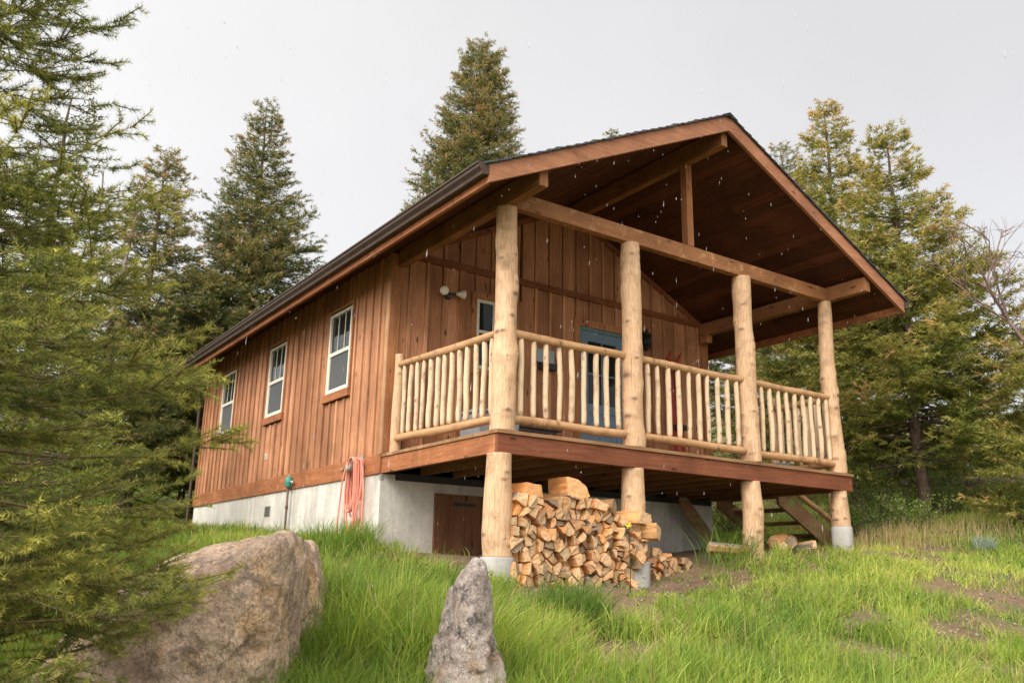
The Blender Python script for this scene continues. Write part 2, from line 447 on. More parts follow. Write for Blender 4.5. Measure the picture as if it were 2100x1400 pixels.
# ------------------------------------------------------------------ logs
def log(name, p0, p1, r0, r1, mat, parent, seed=0, seg=24, rings=60, nk=12, wob=.01, taper=None, flat=False, lump=.012):
    rs = np.random.RandomState(seed)
    p0 = np.array(p0, float); p1 = np.array(p1, float); ax = p1 - p0; ln = np.linalg.norm(ax); ax /= ln
    a = np.array([0, 0, 1.]) if abs(ax[2]) < .9 else np.array([1., 0, 0]); e1 = np.cross(ax, a); e1 /= np.linalg.norm(e1); e2 = np.cross(ax, e1)
    s = np.linspace(0, 1, rings); th = np.arange(seg) * 2 * np.pi / seg
    S, T = np.meshgrid(s, th, indexing='ij')
    r = r0 + (r1 - r0) * S
    ph = rs.rand(8) * 6.28
    r = r * (1 + .03 * np.sin(3 * T + ph[0] + 4 * S * ln) + .025 * np.sin(2 * T + ph[1] - 3 * S * ln) + .02 * np.sin(7 * S * ln + ph[2]))
    knot = np.zeros_like(r); rm = (r0 + r1) / 2
    for k in range(nk):
        ks, kt = rs.rand() * .94 + .03, rs.rand() * 6.283; kr = (.012 + .018 * rs.rand()) * (rm / .12) ** .5
        dt = (np.angle(np.exp(1j * (T - kt)))) * rm; ds = (S - ks) * ln
        q = dt ** 2 + (ds * .9) ** 2
        r = r + lump * np.exp(-q / (2 * (kr * 2.2) ** 2)) - lump * .35 * np.exp(-q / (2 * (kr * .5) ** 2))
        knot = np.maximum(knot, np.clip((.6 + .8 * rs.rand()) * np.exp(-(dt ** 2 * .45 + ds ** 2 * 1.6) / (2 * (kr * rs.uniform(.45, .95)) ** 2)), 0, .88))
    if taper:
        d = np.minimum(S, 1 - S) * ln
        r = r * (1 - .28 * np.clip(1 - d / taper, 0, 1) ** 1.5)
    wx = wob * (np.sin(S * 4.1 + ph[3]) + .5 * np.sin(S * 9 + ph[4])); wy = wob * (np.sin(S * 3.7 + ph[5]) + .5 * np.sin(S * 8 + ph[6]))
    wx -= wx[0:1] * (1 - S) + wx[-1:] * S; wy -= wy[0:1] * (1 - S) + wy[-1:] * S
    P = p0 + ax * (S[..., None] * ln) + e1 * (r * np.cos(T) + wx)[..., None] + e2 * (r * np.sin(T) + wy)[..., None]
    V = P.reshape(-1, 3); i = np.arange(rings - 1)[:, None] * seg; k = np.arange(seg)[None]
    Q = np.stack([i + k, i + (k + 1) % seg, i + seg + (k + 1) % seg, i + seg + k], -1).reshape(-1, 4)
    n = len(V); V = np.vstack([V, p0[None], p1[None]])
    c0 = np.stack([np.full(seg, n), (np.arange(seg) + 1) % seg, np.arange(seg)], -1); b = (rings - 1) * seg
    c1 = np.stack([np.full(seg, n + 1), b + np.arange(seg), b + (np.arange(seg) + 1) % seg], -1)
    off = seed * 3.7
    al = np.concatenate([(S * ln).ravel() + off, [off, off + ln]]); ro = np.concatenate([(np.minimum(T, 2 * np.pi - T) / 3.14159 + off * .1 + (T > np.pi) * 0).ravel(), [0, 0]])
    me = np_mesh(name, V, [Q, c0, c1], {'along': al, 'round': ro, 'knot': np.concatenate([knot.ravel(), [0, 0]])})
    o = link(name, me, mat, parent)
    sm = np.ones(len(me.polygons), bool); sm[len(Q):] = False; me.polygons.foreach_set('use_smooth', sm)
    return o


# ================================================================== CABIN
cabin = thing('cabin', 'brown board and batten cabin with covered log porch on a grassy slope', 'cabin', (0, 0, -1.45))


def zs(x):                 # soffit height at x
    return 2.295 + K * (min(x, W - x) - XE)


def zt_(x):                # top of rake boards
    return 2.40 + K * (min(x, W - x) - XE)


# --- walls: boards and battens
def wall(u0, u1, z0, top, place, openings, step, off=0.0, band=None, name='wall', parent=None, bw=.05, gap=.007):
    """place(u, d, z): outward distance d from the wall face"""
    parent = parent or cabin
    bo, ba = MB(), MB()
    grid = [u0] + [u for u in np.arange(u0 + off, u1, step) if u > u0 + .04] + [u1]
    edges = sorted(set([round(g, 4) for g in grid] + [round(e, 4) for o in openings for e in (o[0], o[1]) if u0 < e < u1]))
    rs = random.Random(int(u0 * 10 + z0 * 7 + step * 100))

    def spans(a, b):
        m = (a + b) / 2; sp = [(z0, None)]
        cuts = [(o[2], o[3]) for o in openings if o[0] < m < o[1]]
        if band: cuts.append(band)
        cuts.sort(); out = []; z = z0
        for c0, c1 in cuts:
            if c0 > z + .01: out.append((z, c0))
            z = max(z, c1)
        out.append((z, None)); return out

    def prism(mb, a, b, d0, d1, za, zb):
        ta = zb if zb is not None else top(a); tb = zb if zb is not None else top(b)
        if max(ta, tb) < za + .01: return
        ta = max(ta, za + .004); tb = max(tb, za + .004)
        pts = [(a, d0, za), (b, d0, za), (b, d1, za), (a, d1, za), (a, d0, ta), (b, d0, tb), (b, d1, tb), (a, d1, ta)]
        mb.hexa([place(*p) for p in pts])
    for a, b in zip(edges[:-1], edges[1:]):
        mid = [a, b]
        for p in ([XR] if (a < XR < b and top(XR) > top(a) + .001 and top(XR) > top(b) + .001) else []): mid = [a, p, b]
        for s, e in zip(mid[:-1], mid[1:]):
            for za, zb in spans(s, e):
                j = rs.uniform(-.0015, .0015); ga = bw / 2 + gap if any(abs(s - g) < 1e-3 for g in grid[1:-1]) else .001; gb = bw / 2 + gap if any(abs(e - g) < 1e-3 for g in grid[1:-1]) else .001
                if e - gb > s + ga + .004: prism(bo, s + ga, e - gb, 0.0 + j, -.03, za, zb)
    for g in grid[1:-1]:
        a, b = g - bw / 2, g + bw / 2
        for o in openings:                                   # battens stop beside the frames
            if a < o[1] and b > o[0] and not (a > o[0] and b < o[1]):
                a, b = (o[1], o[1] + bw * .6) if g > (o[0] + o[1]) / 2 else (o[0] - bw * .6, o[0])
        t = rs.uniform(-.002, .002)
        for za, zb in spans(a, b):
            prism(ba, a, b, .0215 + t, -.028, za, zb)
    bo.build(name, M['wall'], parent); ba.build('battens', M['batten'], parent)


FT = (.115, .02)
wins = [(3.595, 4.335), (6.056, 6.796), (8.570, 9.311)]
ZW0, ZW1 = .994, 2.149
wall(D + .12, L - .1, 0.0, lambda u: zs(0) - .004, lambda u, d, z: (-d, u, z), [(a - .02, b + .02, ZW0 - .13, ZW1 + .03) for a, b in wins], .235, .16, name='side_wall', gap=.010)
DOOR = (3.05, 3.93, 0.0, 2.15)
SW = (1.27, 1.93, 1.25, 2.21)
fo = [(DOOR[0] - .10, DOOR[1] + .10, -.1, DOOR[3] + .11), (SW[0] - .08, SW[1] + .08, SW[2] - .08, SW[3] + .09)]
wall(.12, W - .12, 0.02, lambda u: zs(u) - .004, lambda u, d, z: (u, D - d, z), fo, .25, .14, band=(2.55, 2.65), name='porch_wall', bw=.042)
wall(D, L, -.2, lambda u: zs(W) - .004, lambda u, d, z: (W + d, u, z), [], .247, .12, name='side_wall')
wall(.1, W - .1, -.2, lambda u: zs(u) - .004, lambda u, d, z: (u, L + d, z), [], .25, .12, name='rear_wall')
MB().box(.1, W - .1, D + .05, L - .05, -.05, .02).build('interior_floor', M['deck'], cabin)
# dark backing behind the boards so no light leaks
b = MB(); b.box(.035, .06, D + .04, L - .04, -.2, 2.55); b.box(W - .06, W - .035, D + .04, L - .04, -.2, 2.55)
b.hexa([(.06, D + .032, 0), (W - .06, D + .032, 0), (W - .06, D + .05, 0), (.06, D + .05, 0), (.06, D + .032, 2.5), (W - .06, D + .032, 2.5), (W - .06, D + .05, 2.5), (.06, D + .05, 2.5)])
b.add([(.06, D + .04, 2.5), (W - .06, D + .04, 2.5), (XR, D + .04, 3.93)], [(0, 1, 2)])
b.build('wall_sheathing', M['dark'], cabin)
# trims
b = MB(); b.box(-.026, 0.0, D - .012, D + .068, 0.0, zs(0) - .01)
b.build('corner_trim', M['corner'], cabin, .003)
b = MB(); b.box(-.024, 0.0, D + .0685, D + .12, 0.0, zs(0) - .01); b.build('corner_board', M['trim_z'], cabin, .003)
MB().box(-.022, .12, D - .026, D - .0125, 0.003, zs(.0) - .01).build('corner_board', M['trim_z'], cabin, .003)
MB().box(W - .12, W + .022, D - .026, D, 0.003, zs(.0) - .01).build('corner_board', M['trim_z'], cabin, .003)
MB().box(-.024, 0.0, L - .1, L + .02, 0.0, zs(0) - .01).build('corner_board', M['trim_z'], cabin, .003)
MB().box(.12, W - .12, D - .030, D - .001, 2.552, 2.648).build('band_board', M['trim_x'], cabin, .003)
b = MB(); b.box(.99, 1.09, D - .027, D - .001, .02, 2.551); b.build('wall_trim', M['trim_z'], cabin, .003)
b = MB()
for s in (0, 1):           # trim boards under the porch soffit
    for i in range(1):
        x0, x1 = (.12, XR) if s == 0 else (XR, W - .12)
        b.hexa([(x0, D - .027, zs(x0) - .10), (x1, D - .027, zs(x1) - .10), (x1, D - .002, zs(x1) - .10), (x0, D - .002, zs(x0) - .10), (x0, D - .027, zs(x0) - .006), (x1, D - .027, zs(x1) - .006), (x1, D - .002, zs(x1) - .006), (x0, D - .002, zs(x0) - .006)])
b.build('gable_trim', M['trim_x'], cabin)
MB().box(-.034, 0.0, D, L + .034, -.235, -.004).build('skirt_board', M['trim_y'], cabin, .004)
MB().box(0.002, W, L + .005, L + .034, -.235, -.004).build('skirt_board', M['trim_x'], cabin, .004)
# foundation with crawl-space openings
b = MB(); b.box(-.01, .19, D, L, -1.75, -.2355); b.box(.191, W, D, D + .2, -1.75, -.30); b.box(W - .2, W, D + .201, L, -1.75, -.2355); b.box(.191, W - .201, L - .2, L, -1.75, -.2355)
b.build('foundation', M['concrete'], cabin, .004)
MB().box(.03, W, D + .012, D + .19, -.2995, -.21).build('ledger_board', M['dark'], cabin)
b = MB(); b.box(-.012, .03, D - .006, D + .04, -.31, -.236); b.build('corner_flashing', M['galv'], cabin)
hatch = MB()
for i in range(4): hatch.box(.735 + i * .225, .735 + (i + 1) * .225 - .004, D - .035, D - .004, -1.17, -.42)
hatch = hatch.build('crawl_hatch', M['hatch'], cabin, .002)
b = MB(); b.box(1.0, 1.32, D - .05, D - .036, -.56, -.52); b.build('latch', M['dark'], hatch)
v = MB(); v.box(-.02, -.0105, 6.19, 6.42, -.585, -.43)
v = v.build('foundation_vent', M['galv'], cabin)
b = MB()
for i in range(6): b.box(-.026, -.0205, 6.205, 6.405, -.575 + i * .024, -.563 + i * .024)
b.build('vent_slats', M['dark'], v)
# --- side windows
for n, (a, c) in enumerate(wins):
    w = MB(); fx0, fx1 = -.030, .02; t = .042
    w.box(fx0, fx1, a, a + t, ZW0, ZW1); w.box(fx0, fx1, c - t, c, ZW0, ZW1); w.box(fx0, fx1, a + t, c - t, ZW1 - t, ZW1); w.box(fx0, fx1, a + t, c - t, ZW0, ZW0 + t)
    w = w.build('window', M['white'], cabin, .004)
    zm = ZW0 + (ZW1 - ZW0) * .49
    s = MB(); s.box(-.022, .012, a + t, c - t, zm - .026, zm + .026)
    s.box(-.020, .012, a + t, a + t + .018, ZW0 + t, zm - .026); s.box(-.020, .012, c - t - .018, c - t, ZW0 + t, zm - .026); s.box(-.020, .012, a + t + .018, c - t - .018, ZW0 + t, ZW0 + t + .02)
    s.build('sash', M['white'], w, .002)
    g = MB()
    for k in (1, 2): yy = a + t + (c - a - 2 * t) * k / 3; g.box(-.006, .002, yy - .007, yy + .007, zm + .026, ZW1 - t)
    g.build('muntins', M['white'], w)
    MB().box(.003, .008, a + t, c - t, zm + .0265, ZW1 - t).build('pane', M['glass'], w)
    MB().box(-.004, .002, a + t + .018, c - t - .018, ZW0 + t + .02, zm - .0265).build('insect_screen', M['screen'], w)
    MB().box(-.052, -.002, a - .06, c + .06, ZW0 - .115, ZW0 - .002).build('window_sill', M['trim_y'], w, .004)
    f = MB(); f.box(-.028, -.001, a - .045, a - .002, ZW0, ZW1 + .03); f.box(-.028, -.001, c + .002, c + .045, ZW0, ZW1 + .03); f.box(-.03, -.001, a - .045, c + .045, ZW1 + .031, ZW1 + .06)
    f.build('window_trim', M['trim_z'], w)
# --- porch window
a, c, z0, z1 = SW
w = MB(); t = .045
w.box(a, a + t, D - .022, D + .02, z0, z1); w.box(c - t, c, D - .022, D + .02, z0, z1); w.box(a + t, c - t, D - .022, D + .02, z1 - t, z1); w.box(a + t, c - t, D - .022, D + .02, z0, z0 + t)
xm = a + .265; w.box(xm, xm + .03, D - .018, D + .02, z0 + t, z1 - t); w.box(a + t, xm, D - .018, D + .02, 1.74, 1.785)
w = w.build('window', M['white'], cabin, .004)
MB().box(a + t, c - t, D + .004, D + .012, z0 + t, z1 - t).build('pane', M['glass'], w)
f = MB(); f.box(a - .08, a - .002, D - .026, D, z0 - .08, z1 + .09); f.box(c + .002, c + .08, D - .026, D, z0 - .08, z1 + .09); f.box(a - .0019, c + .0019, D - .026, D, z1 + .002, z1 + .09); f.box(a - .0019, c + .0019, D - .032, D, z0 - .08, z0 - .002)
f.build('window_trim', M['trim_z'], w)
# --- door
a, c, z0, z1 = DOOR
df = MB(); df.box(a - .002, a + .05, D - .012, D + .03, .02, z1); df.box(c - .05, c + .002, D - .012, D + .03, .02, z1); df.box(a + .05, c - .05, D - .012, D + .03, z1 - .05, z1)
df = df.build('door_frame', M['bluetrim'], cabin, .003)
dr = MB(); zl = 1.02; x0, x1 = a + .052, c - .052; st = .12
dr.box(x0, x0 + st, D + .0, D + .035, .03, z1 - .052); dr.box(x1 - st, x1, D + .0, D + .035, .03, z1 - .052); dr.box(x0 + st, x1 - st, D, D + .035, z1 - .20, z1 - .052)
dr.box(x0 + st, x1 - st, D, D + .035, zl - .13, zl); dr.box(x0 + st, x1 - st, D, D + .035, .03, .22)
n = 5; pw = (x1 - x0 - 2 * st) / n
for i in range(n): dr.box(x0 + st + i * pw + .002, x0 + st + (i + 1) * pw - .002, D + .010, D + .03, .22, zl - .13)
xm = (x0 + x1) / 2; dr.box(xm - .011, xm + .011, D + .002, D + .03, zl, z1 - .20); dr.box(x0 + st, xm - .011, D + .002, D + .03, 1.45, 1.475); dr.box(xm + .011, x1 - st, D + .002, D + .03, 1.45, 1.475)
dr = dr.build('door', M['blue'], cabin, .003)
MB().box(x0 + st, x1 - st, D + .014, D + .02, zl, z1 - .20).build('pane', M['glass'], dr)
b = MB(); b.sphere((x1 - .06, D - .05, .98), .028); b.tube([(x1 - .06, D - .045, .98), (x1 - .06, D, .98)], .012); b.sphere((x1 - .06, D - .01, 1.13), .022); b.build('handle', M['galv'], dr)
f = MB(); f.box(a - .10, a - .004, D - .026, D, .02, z1 + .11); f.box(c + .004, c + .10, D - .026, D, .02, z1 + .11); f.box(a - .0035, c + .0035, D - .027, D, z1 + .004, z1 + .11)
f.build('door_trim', M['trim_z'], cabin, .003)
# --- roof
roof = MB()
for s in (0, 1):
    X = (lambda x: x) if s == 0 else (lambda x: W - x)
    xa, xb = XE, XR
    for y0, y1 in ((YF + .045, YB - .045),):
        pts = [(X(xa), y0, zs(xa) + .022), (X(xb), y0, zs(xb) + .022), (X(xb), y1, zs(xb) + .022), (X(xa), y1, zs(xa) + .022), (X(xa), y0, zt_(xa) - .006), (X(xb), y0, zt_(xb) - .006), (X(xb), y1, zt_(xb) - .006), (X(xa), y1, zt_(xa) - .006)]
        roof.hexa(pts)
roof = roof.build('roof', M['dark'], cabin)
sh = MB(); rj = random.Random(5)
for s in (0, 1):
    X = (lambda x: x) if s == 0 else (lambda x: W - x)
    x = XE - .035; nrow = 29; dx = (XR - x) / nrow
    for i in range(nrow):
        xa, xb = x + i * dx - .01, x + (i + 1) * dx + .035
        if i == nrow - 1: xb = XR + .02 * (1 - s)
        yy = YF - .03
        while yy < YB + .03:
            y2 = min(YB + .03, yy + rj.uniform(.24, .36)); j = rj.uniform(0, .006); e0 = xa - rj.choice((0, 0, .012))
            za = 2.40 + K * (xa - XE) + .014 + j; zb = 2.40 + K * (xb - XE) + .004 + j
            sh.hexa([(X(e0), yy, za - .012), (X(xb), yy, zb - .010), (X(xb), y2 - .004, zb - .010), (X(e0), y2 - .004, za - .012), (X(e0), yy, za + .010), (X(xb), yy, zb - .002), (X(xb), y2 - .004, zb - .002), (X(e0), y2 - .004, za + .010)])
            yy = y2
sh.build('shingles', M['shingle'], roof)
cp = MB(); y = YF - .035
while y < YB + .03:
    zr = 2.40 + K * (XR - XE)
    cp.add([(XR - .13, y, zr - .035), (XR, y, zr + .03), (XR + .13, y, zr - .035), (XR - .13, y + .26, zr - .022), (XR, y + .26, zr + .044), (XR + .13, y + .26, zr - .022)], [(0, 1, 4, 3), (1, 2, 5, 4), (0, 3, 5, 2)]); y += .22
cp.build('ridge_cap', M['shingle'], roof)
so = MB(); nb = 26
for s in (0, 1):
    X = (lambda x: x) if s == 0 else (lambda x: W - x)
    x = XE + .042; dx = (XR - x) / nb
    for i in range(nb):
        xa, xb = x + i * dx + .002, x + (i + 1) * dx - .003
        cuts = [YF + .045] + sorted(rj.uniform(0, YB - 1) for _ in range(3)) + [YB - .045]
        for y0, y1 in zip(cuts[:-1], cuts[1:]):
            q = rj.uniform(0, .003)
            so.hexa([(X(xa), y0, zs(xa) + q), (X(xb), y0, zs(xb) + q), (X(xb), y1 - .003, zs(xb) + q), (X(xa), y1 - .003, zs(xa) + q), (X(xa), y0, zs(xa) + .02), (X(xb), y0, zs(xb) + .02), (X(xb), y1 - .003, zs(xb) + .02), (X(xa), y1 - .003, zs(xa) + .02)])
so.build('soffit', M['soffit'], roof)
for y0, y1 in ((YF, YF + .044), (YB - .044, YB)):
    for s in (0, 1):
        X = (lambda x: x) if s == 0 else (lambda x: W - x)
        fa = MB(); xa, xb = XE, XR - .001
        fa.hexa([(X(xa), y0, zt_(xa) - .19), (X(xb), y0, zt_(xb) - .20), (X(xb), y1, zt_(xb) - .20), (X(xa), y1, zt_(xa) - .19), (X(xa), y0, zt_(xa)), (X(xb), y0, zt_(xb)), (X(xb), y1, zt_(xb)), (X(xa), y1, zt_(xa))])
        fa.build('rake_board', M['rake'], roof, .004)
b = MB(); b.box(XE, XE + .04, YF + .0445, YB - .0445, 2.212, 2.40); b.build('eave_fascia', M['trim_y'], roof, .004)
b = MB(); b.box(W - XE - .04, W - XE, YF + .0445, YB - .0445, 2.212, 2.40); b.build('eave_fascia', M['trim_y'], roof, .004)


def gutter(sgn, x):
    prof = [(0, 2.405), (0, 2.285), (.075, 2.28), (.082, 2.31), (.115, 2.345), (.118, 2.375), (.132, 2.38), (.132, 2.398), (.120, 2.398), (.112, 2.38), (.108, 2.35), (.07, 2.295), (.008, 2.293), (.008, 2.405)]
    g = MB(); y0, y1 = YF - .005, YB + .02; n = len(prof)
    vs = [(x + sgn * (p + .002), y0, z) for p, z in prof] + [(x + sgn * (p + .002), y1, z) for p, z in prof]
    fs = [(i, (i + 1) % n, n + (i + 1) % n, n + i) for i in range(n)]
    g.add(vs, fs)
    for yy in (y0 - .001, y1 + .001):
        m = 8; vs2 = [(x + sgn * (p + .002), yy, z) for p, z in prof[:m]]; g.add(vs2, [tuple(range(m))])
    return g.build('gutter', M['gutter'], roof)


gl = gutter(-1, XE); gutter(1, W - XE)
b = MB(); yy = 10.62; b.tube([(XE - .06, yy + .5, 2.29), (XE - .06, yy + .5, 2.2), (-.12, yy + .05, 2.0), (-.07, yy, 1.9), (-.07, yy, -.75), (-.22, yy - .02, -.86)], .036, 8)
b.build('downspout', M['gutter'], roof)
# --- beams
MB().box(.065, .175, -.56, D - .0305, 2.402, 2.625).build('plate_beam', M['beam_y'], cabin, .006)
MB().box(W - .175, W - .065, -.56, D - .0305, 2.402, 2.600).build('plate_beam', M['beam_y'], cabin, .006)
MB().box(.178, W - .178, .045, .145, 2.40, 2.592).build('tie_beam', M['beam_x'], cabin, .006)
MB().box(XR - .05, XR + .05, -.56, D - .0305, 3.70, 3.945).build('ridge_beam', M['beam_y'], cabin, .006)
MB().box(XR - .052, XR + .052, .043, .147, 2.595, 3.699).build('king_post', M['trim_z'], cabin, .005)
b = MB(); b.box(W - .19, W - .07, D - .22, D - .031, 2.27, 2.40); b.build('corbel', M['beam_x'], cabin, .02)
# --- deck
deck = MB(); n = 17; dy = (D + .03) / n
for i in range(n): deck.box(-.018, W + .018, -.022 + i * dy, -.022 + (i + 1) * dy - .006, -.038 + random.uniform(0, .002), 0.0)
deck = deck.build('deck', M['deck'], cabin, .003)
b = MB(); b.box(0.0, W, -.002, .038, -.229, -.040); b.build('rim_board', M['fascia_x'], deck, .003)
b = MB(); b.box(-.002, .038, .0385, D + .001, -.229, -.040); b.build('rim_board', M['trim_y'], deck, .003)
b = MB(); b.box(W - .038, W + .002, .0385, D, -.229, -.040); b.build('rim_board', M['trim_y'], deck, .003)
for i in range(13):
    x = .06 + i * (W - .12) / 12; MB().box(x, x + .04, .039, D, -.222, -.041).build('joist', M['joist'], deck, .002)
MB().box(.039, W - .039, .039, .079, -.2285, -.041).build('girder', M['fascia_x'], deck)
# --- posts, upper and lower, with concrete piers
up = [(.125, .115, .125, .108), (1.885, .10, .120, .108), (3.83, .10, .128, .112), (5.575, .10, .108, .092)]
lo = [(.085, .085, .146, .128, -1.215), (1.86, .10, .135, .118, -1.215), (3.79, .10, .125, .115, -1.25), (5.545, .10, .122, .105, -.69)]
for i, ((x, y, r0, r1), (x2, y2, q0, q1, zb)) in enumerate(zip(up, lo)):
    log('log_post', (x, y, 0.001), (x + (.01, -.005, -.015, -.02)[i], y, 2.399), r0, r1, M['log'], cabin, 11 + i, 48, 170, (24, 22, 22, 26)[i], .014, lump=.013)
    log('log_post', (x2, y2, zb), (x2, y2, -.2305), q0, q1, M['log'], cabin, 31 + i, 48, 90, 10, .006, lump=.008)
    if i != 2:
        g = gz(x2, y2); b = MB(); ro = q0 + (.022, .012, 0, .012)[i]; cx = x2 + (0, .03, 0, 0)[i]
        b.tube([(cx, y2, g - .4), (cx, y2, zb - .018), (cx, y2, zb - .001)], [ro + .004, ro, ro - .008], 32); b.build('concrete_pier', M['pier'], cabin)
# --- railings
rr = np.random.RandomState(3)


def railing(p, q, zt0, zt1, zb0, zb1, n, s0, s1, seed):
    """one bay: top rail, bottom rail, balusters; p and q are (x, y) of its ends"""
    p, q = np.array(p), np.array(q)
    r = log('railing', (*p, zt0), (*q, zt1), .046, .043, M['rail'], cabin, seed, 18, 50, 10, .006, lump=.005)
    log('bottom_rail', (*p, zb0), (*q, zb1), .044, .047, M['rail'], r, seed + 1, 18, 50, 10, .006, lump=.005)
    for k in range(n):
        s = s0 + (s1 - s0) * k / (n - 1) + rr.uniform(-.004, .004); c = p + (q - p) * s
        zb = zb0 + (zb1 - zb0) * s + .036; zt = zt0 + (zt1 - zt0) * s - .036
        rad = rr.uniform(.026, .033); j = rr.uniform(-.008, .008, 2)
        log('baluster', (c[0] + j[0], c[1], zb), (c[0] + j[1], c[1], zt), rad * rr.uniform(.95, 1.08), rad, M['baluster'], r, seed + 10 + k, 12, 26, 5, .005, taper=.05, lump=.004)


railing((.20, .10), (1.80, .10), 1.030, 1.030, .135, .145, 9, .085, .92, 100)
railing((1.96, .10), (3.74, .10), 1.030, 1.030, .142, .137, 10, .085, .925, 200)
railing((3.91, .10), (5.52, .10), 1.025, 1.025, .122, .125, 9, .10, .93, 300)
railing((.12, .19), (.12, 2.36), 1.030, 1.10, .140, .185, 13, .05, .945, 400)
log('newel_post', (.12, 2.405, 0), (.125, 2.405, 1.235), .068, .06, M['log'], cabin, 55, 24, 50, 8, .004, lump=.006)
railing((W - .12, .17), (W - .12, 1.08), 1.03, 1.03, .13, .13, 6, .1, .9, 500)
log('newel_post', (W - .12, 1.14, 0), (W - .12, 1.14, 1.18), .062, .056, M['log'], cabin, 56, 24, 50, 8, .004, lump=.006)
# --- stairs off the far end of the deck
st = thing('stairs', None, None, (W, 1.8, -.9)); st.parent = cabin; st.location = Vector((W, 1.8, -.9)) - cabin.location
for yy in (1.22, 2.36):
    MB().hexa([(W + .01, yy, -.33), (7.0, yy, -1.02), (7.0, yy + .045, -1.02), (W + .01, yy + .045, -.33), (W + .01, yy, -.05), (7.05, yy, -.76), (7.05, yy + .045, -.76), (W + .01, yy + .045, -.05)]).build('stringer', M['stair'], st, .003)
for i in range(4):
    x = W + .05 + i * .31; z = -.175 - i * .175; b = MB(); b.box(x, x + .30, 1.266, 2.359, z - .04, z); b.build('tread', M['stair'], st, .003)
log('stair_newel', (6.88, 1.16, -1.1), (6.88, 1.16, .15), .055, .048, M['log'], st, 61, 20, 40, 6, .004, lump=.005)
log('stair_rail', (W - .06, 1.15, 1.0), (6.9, 1.16, .10), .042, .04, M['rail'], st, 62, 16, 40, 6, .005, lump=.004)
log('stair_rail', (W + .03, 1.16, -.02), (6.87, 1.16, -.52), .042, .04, M['rail'], st, 63, 16, 40, 6, .005, lump=.004)
b = MB(); b.bar((4.75, 2.2, -.28), (5.35, 2.2, -.86), .045, .2); b.box(4.72, 4.80, 2.18, 2.225, -.40, -.232); b.build('cross_brace', M['stair'], cabin, .003)
# --- lights and small fittings
fl = MB(); fl.tube([(.80, D - .03, 2.165), (.80, D - .001, 2.165)], .055, 20); fl.tube([(.80, D - .05, 2.16), (.70, D - .10, 2.165)], .016, 8); fl.tube([(.80, D - .05, 2.16), (.89, D - .10, 2.175)], .016, 8); fl.box(.775, .825, D - .07, D - .03, 2.10, 2.165)
fl = fl.build('floodlight', M['dark'], cabin)
for a0, dirv in (((.70, D - .10, 2.165), (-.45, -1, -.12)), ((.89, D - .10, 2.175), (1, -.25, .05))):
    d = Vector(dirv).normalized(); p = Vector(a0); b = MB(); b.tube([p, p + d * .03, p + d * .10, p + d * .125, p + d * .13], [.02, .026, .06, .058, .03], 20); b.build('bulb', M['lamp'], fl)
ln = MB(); cx, cy, cz = 4.33, D - .09, 2.12
ln.box(cx - .03, cx + .03, D - .028, D - .001, 1.98, 2.27); ln.tube([(cx, D - .02, 2.24), (cx, cy, 2.30), (cx, cy, 2.24)], .01, 6)
ln.tube([(cx, cy, 2.26), (cx, cy, 2.22), (cx, cy, 2.205)], [.012, .065, .066], 6); ln.tube([(cx, cy, 2.02), (cx, cy, 2.0), (cx, cy, 1.97)], [.05, .045, .012], 6)
for k in range(6):
    t = k * math.pi / 3; ln.tube([(cx + .052 * math.cos(t), cy + .052 * math.sin(t), 2.02), (cx + .058 * math.cos(t), cy + .058 * math.sin(t), 2.205)], .006, 5)
ln = ln.build('wall_lantern', M['dark'], cabin)
b = MB(); b.tube([(cx, cy, 2.022), (cx, cy, 2.203)], [.044, .05], 6); b.build('lantern_glass', M['glass'], ln)
b = MB(); b.box(-.045, -.021, 6.52, 6.60, .31, .40); b = b.build('outlet_box', M['white'], cabin, .004)
c = MB(); c.box(-.055, -.046, 6.535, 6.585, .33, .385); c.build('outlet_cover', M['galv'], b, .003)
b = MB(); b.tube([(-.034, 3.42, -.11), (-.09, 3.42, -.12)], .014, 8); b.sphere((-.10, 3.42, -.125), .026, 8); b.build('wall_faucet', M['corner'], cabin)

# ================================================================== things on and around the cabin
g0 = gz(-.07, 5.33)
hy = thing('standpipe', 'thin brown standpipe with green valve head rising beside the concrete foundation', 'standpipe', (-.08, 5.33, g0))
b = MB(); b.tube([(-.08, 5.33, g0 - .1), (-.08, 5.33, -.20)], .017, 8); b.tube([(-.08, 5.33, -.52), (-.08, 5.33, -.47)], .024, 8); b.build('pipe', M['pipe'], hy)
b = MB(); b.tube([(-.08, 5.33, -.22), (-.08, 5.33, -.19), (-.08, 5.33, -.12), (-.08, 5.33, -.07), (-.08, 5.33, -.055)], [.03, .05, .055, .048, .02], 12); b.tube([(-.08, 5.33, -.13), (-.08, 5.22, -.135)], .018, 8); b.sphere((-.08, 5.42, -.13), .03, 8)
b.build('valve_head', M['green'], hy)
b = MB(); b.tube([(-.08, 5.24, -.135), (-.08, 5.16, -.155)], .02, 8); b.tube([(-.08, 5.33, -.055), (-.08, 5.33, -.03)], .008, 6); b.build('spout', M['galv'], hy)

hh = thing('hose_hanger', 'bell shaped metal hose hanger screwed to the skirt board at the cabin corner', 'hose hanger', (-.05, 3.0, -.1))
b = MB(); b.tube([(-.036, 2.98, -.10), (-.06, 2.98, -.10), (-.15, 2.98, -.10), (-.19, 2.98, -.095), (-.20, 2.98, -.09)], [.085, .072, .07, .095, .10], 24, False)
b.box(-.045, -.036, 2.93, 3.03, -.06, .03); b.build('drum', M['galv'], hh)
hs = thing('garden_hose', 'coiled salmon pink garden hose hanging from the metal hanger down into the grass', 'hose', (-.12, 2.98, -.5))
b = MB(); rh = random.Random(4)


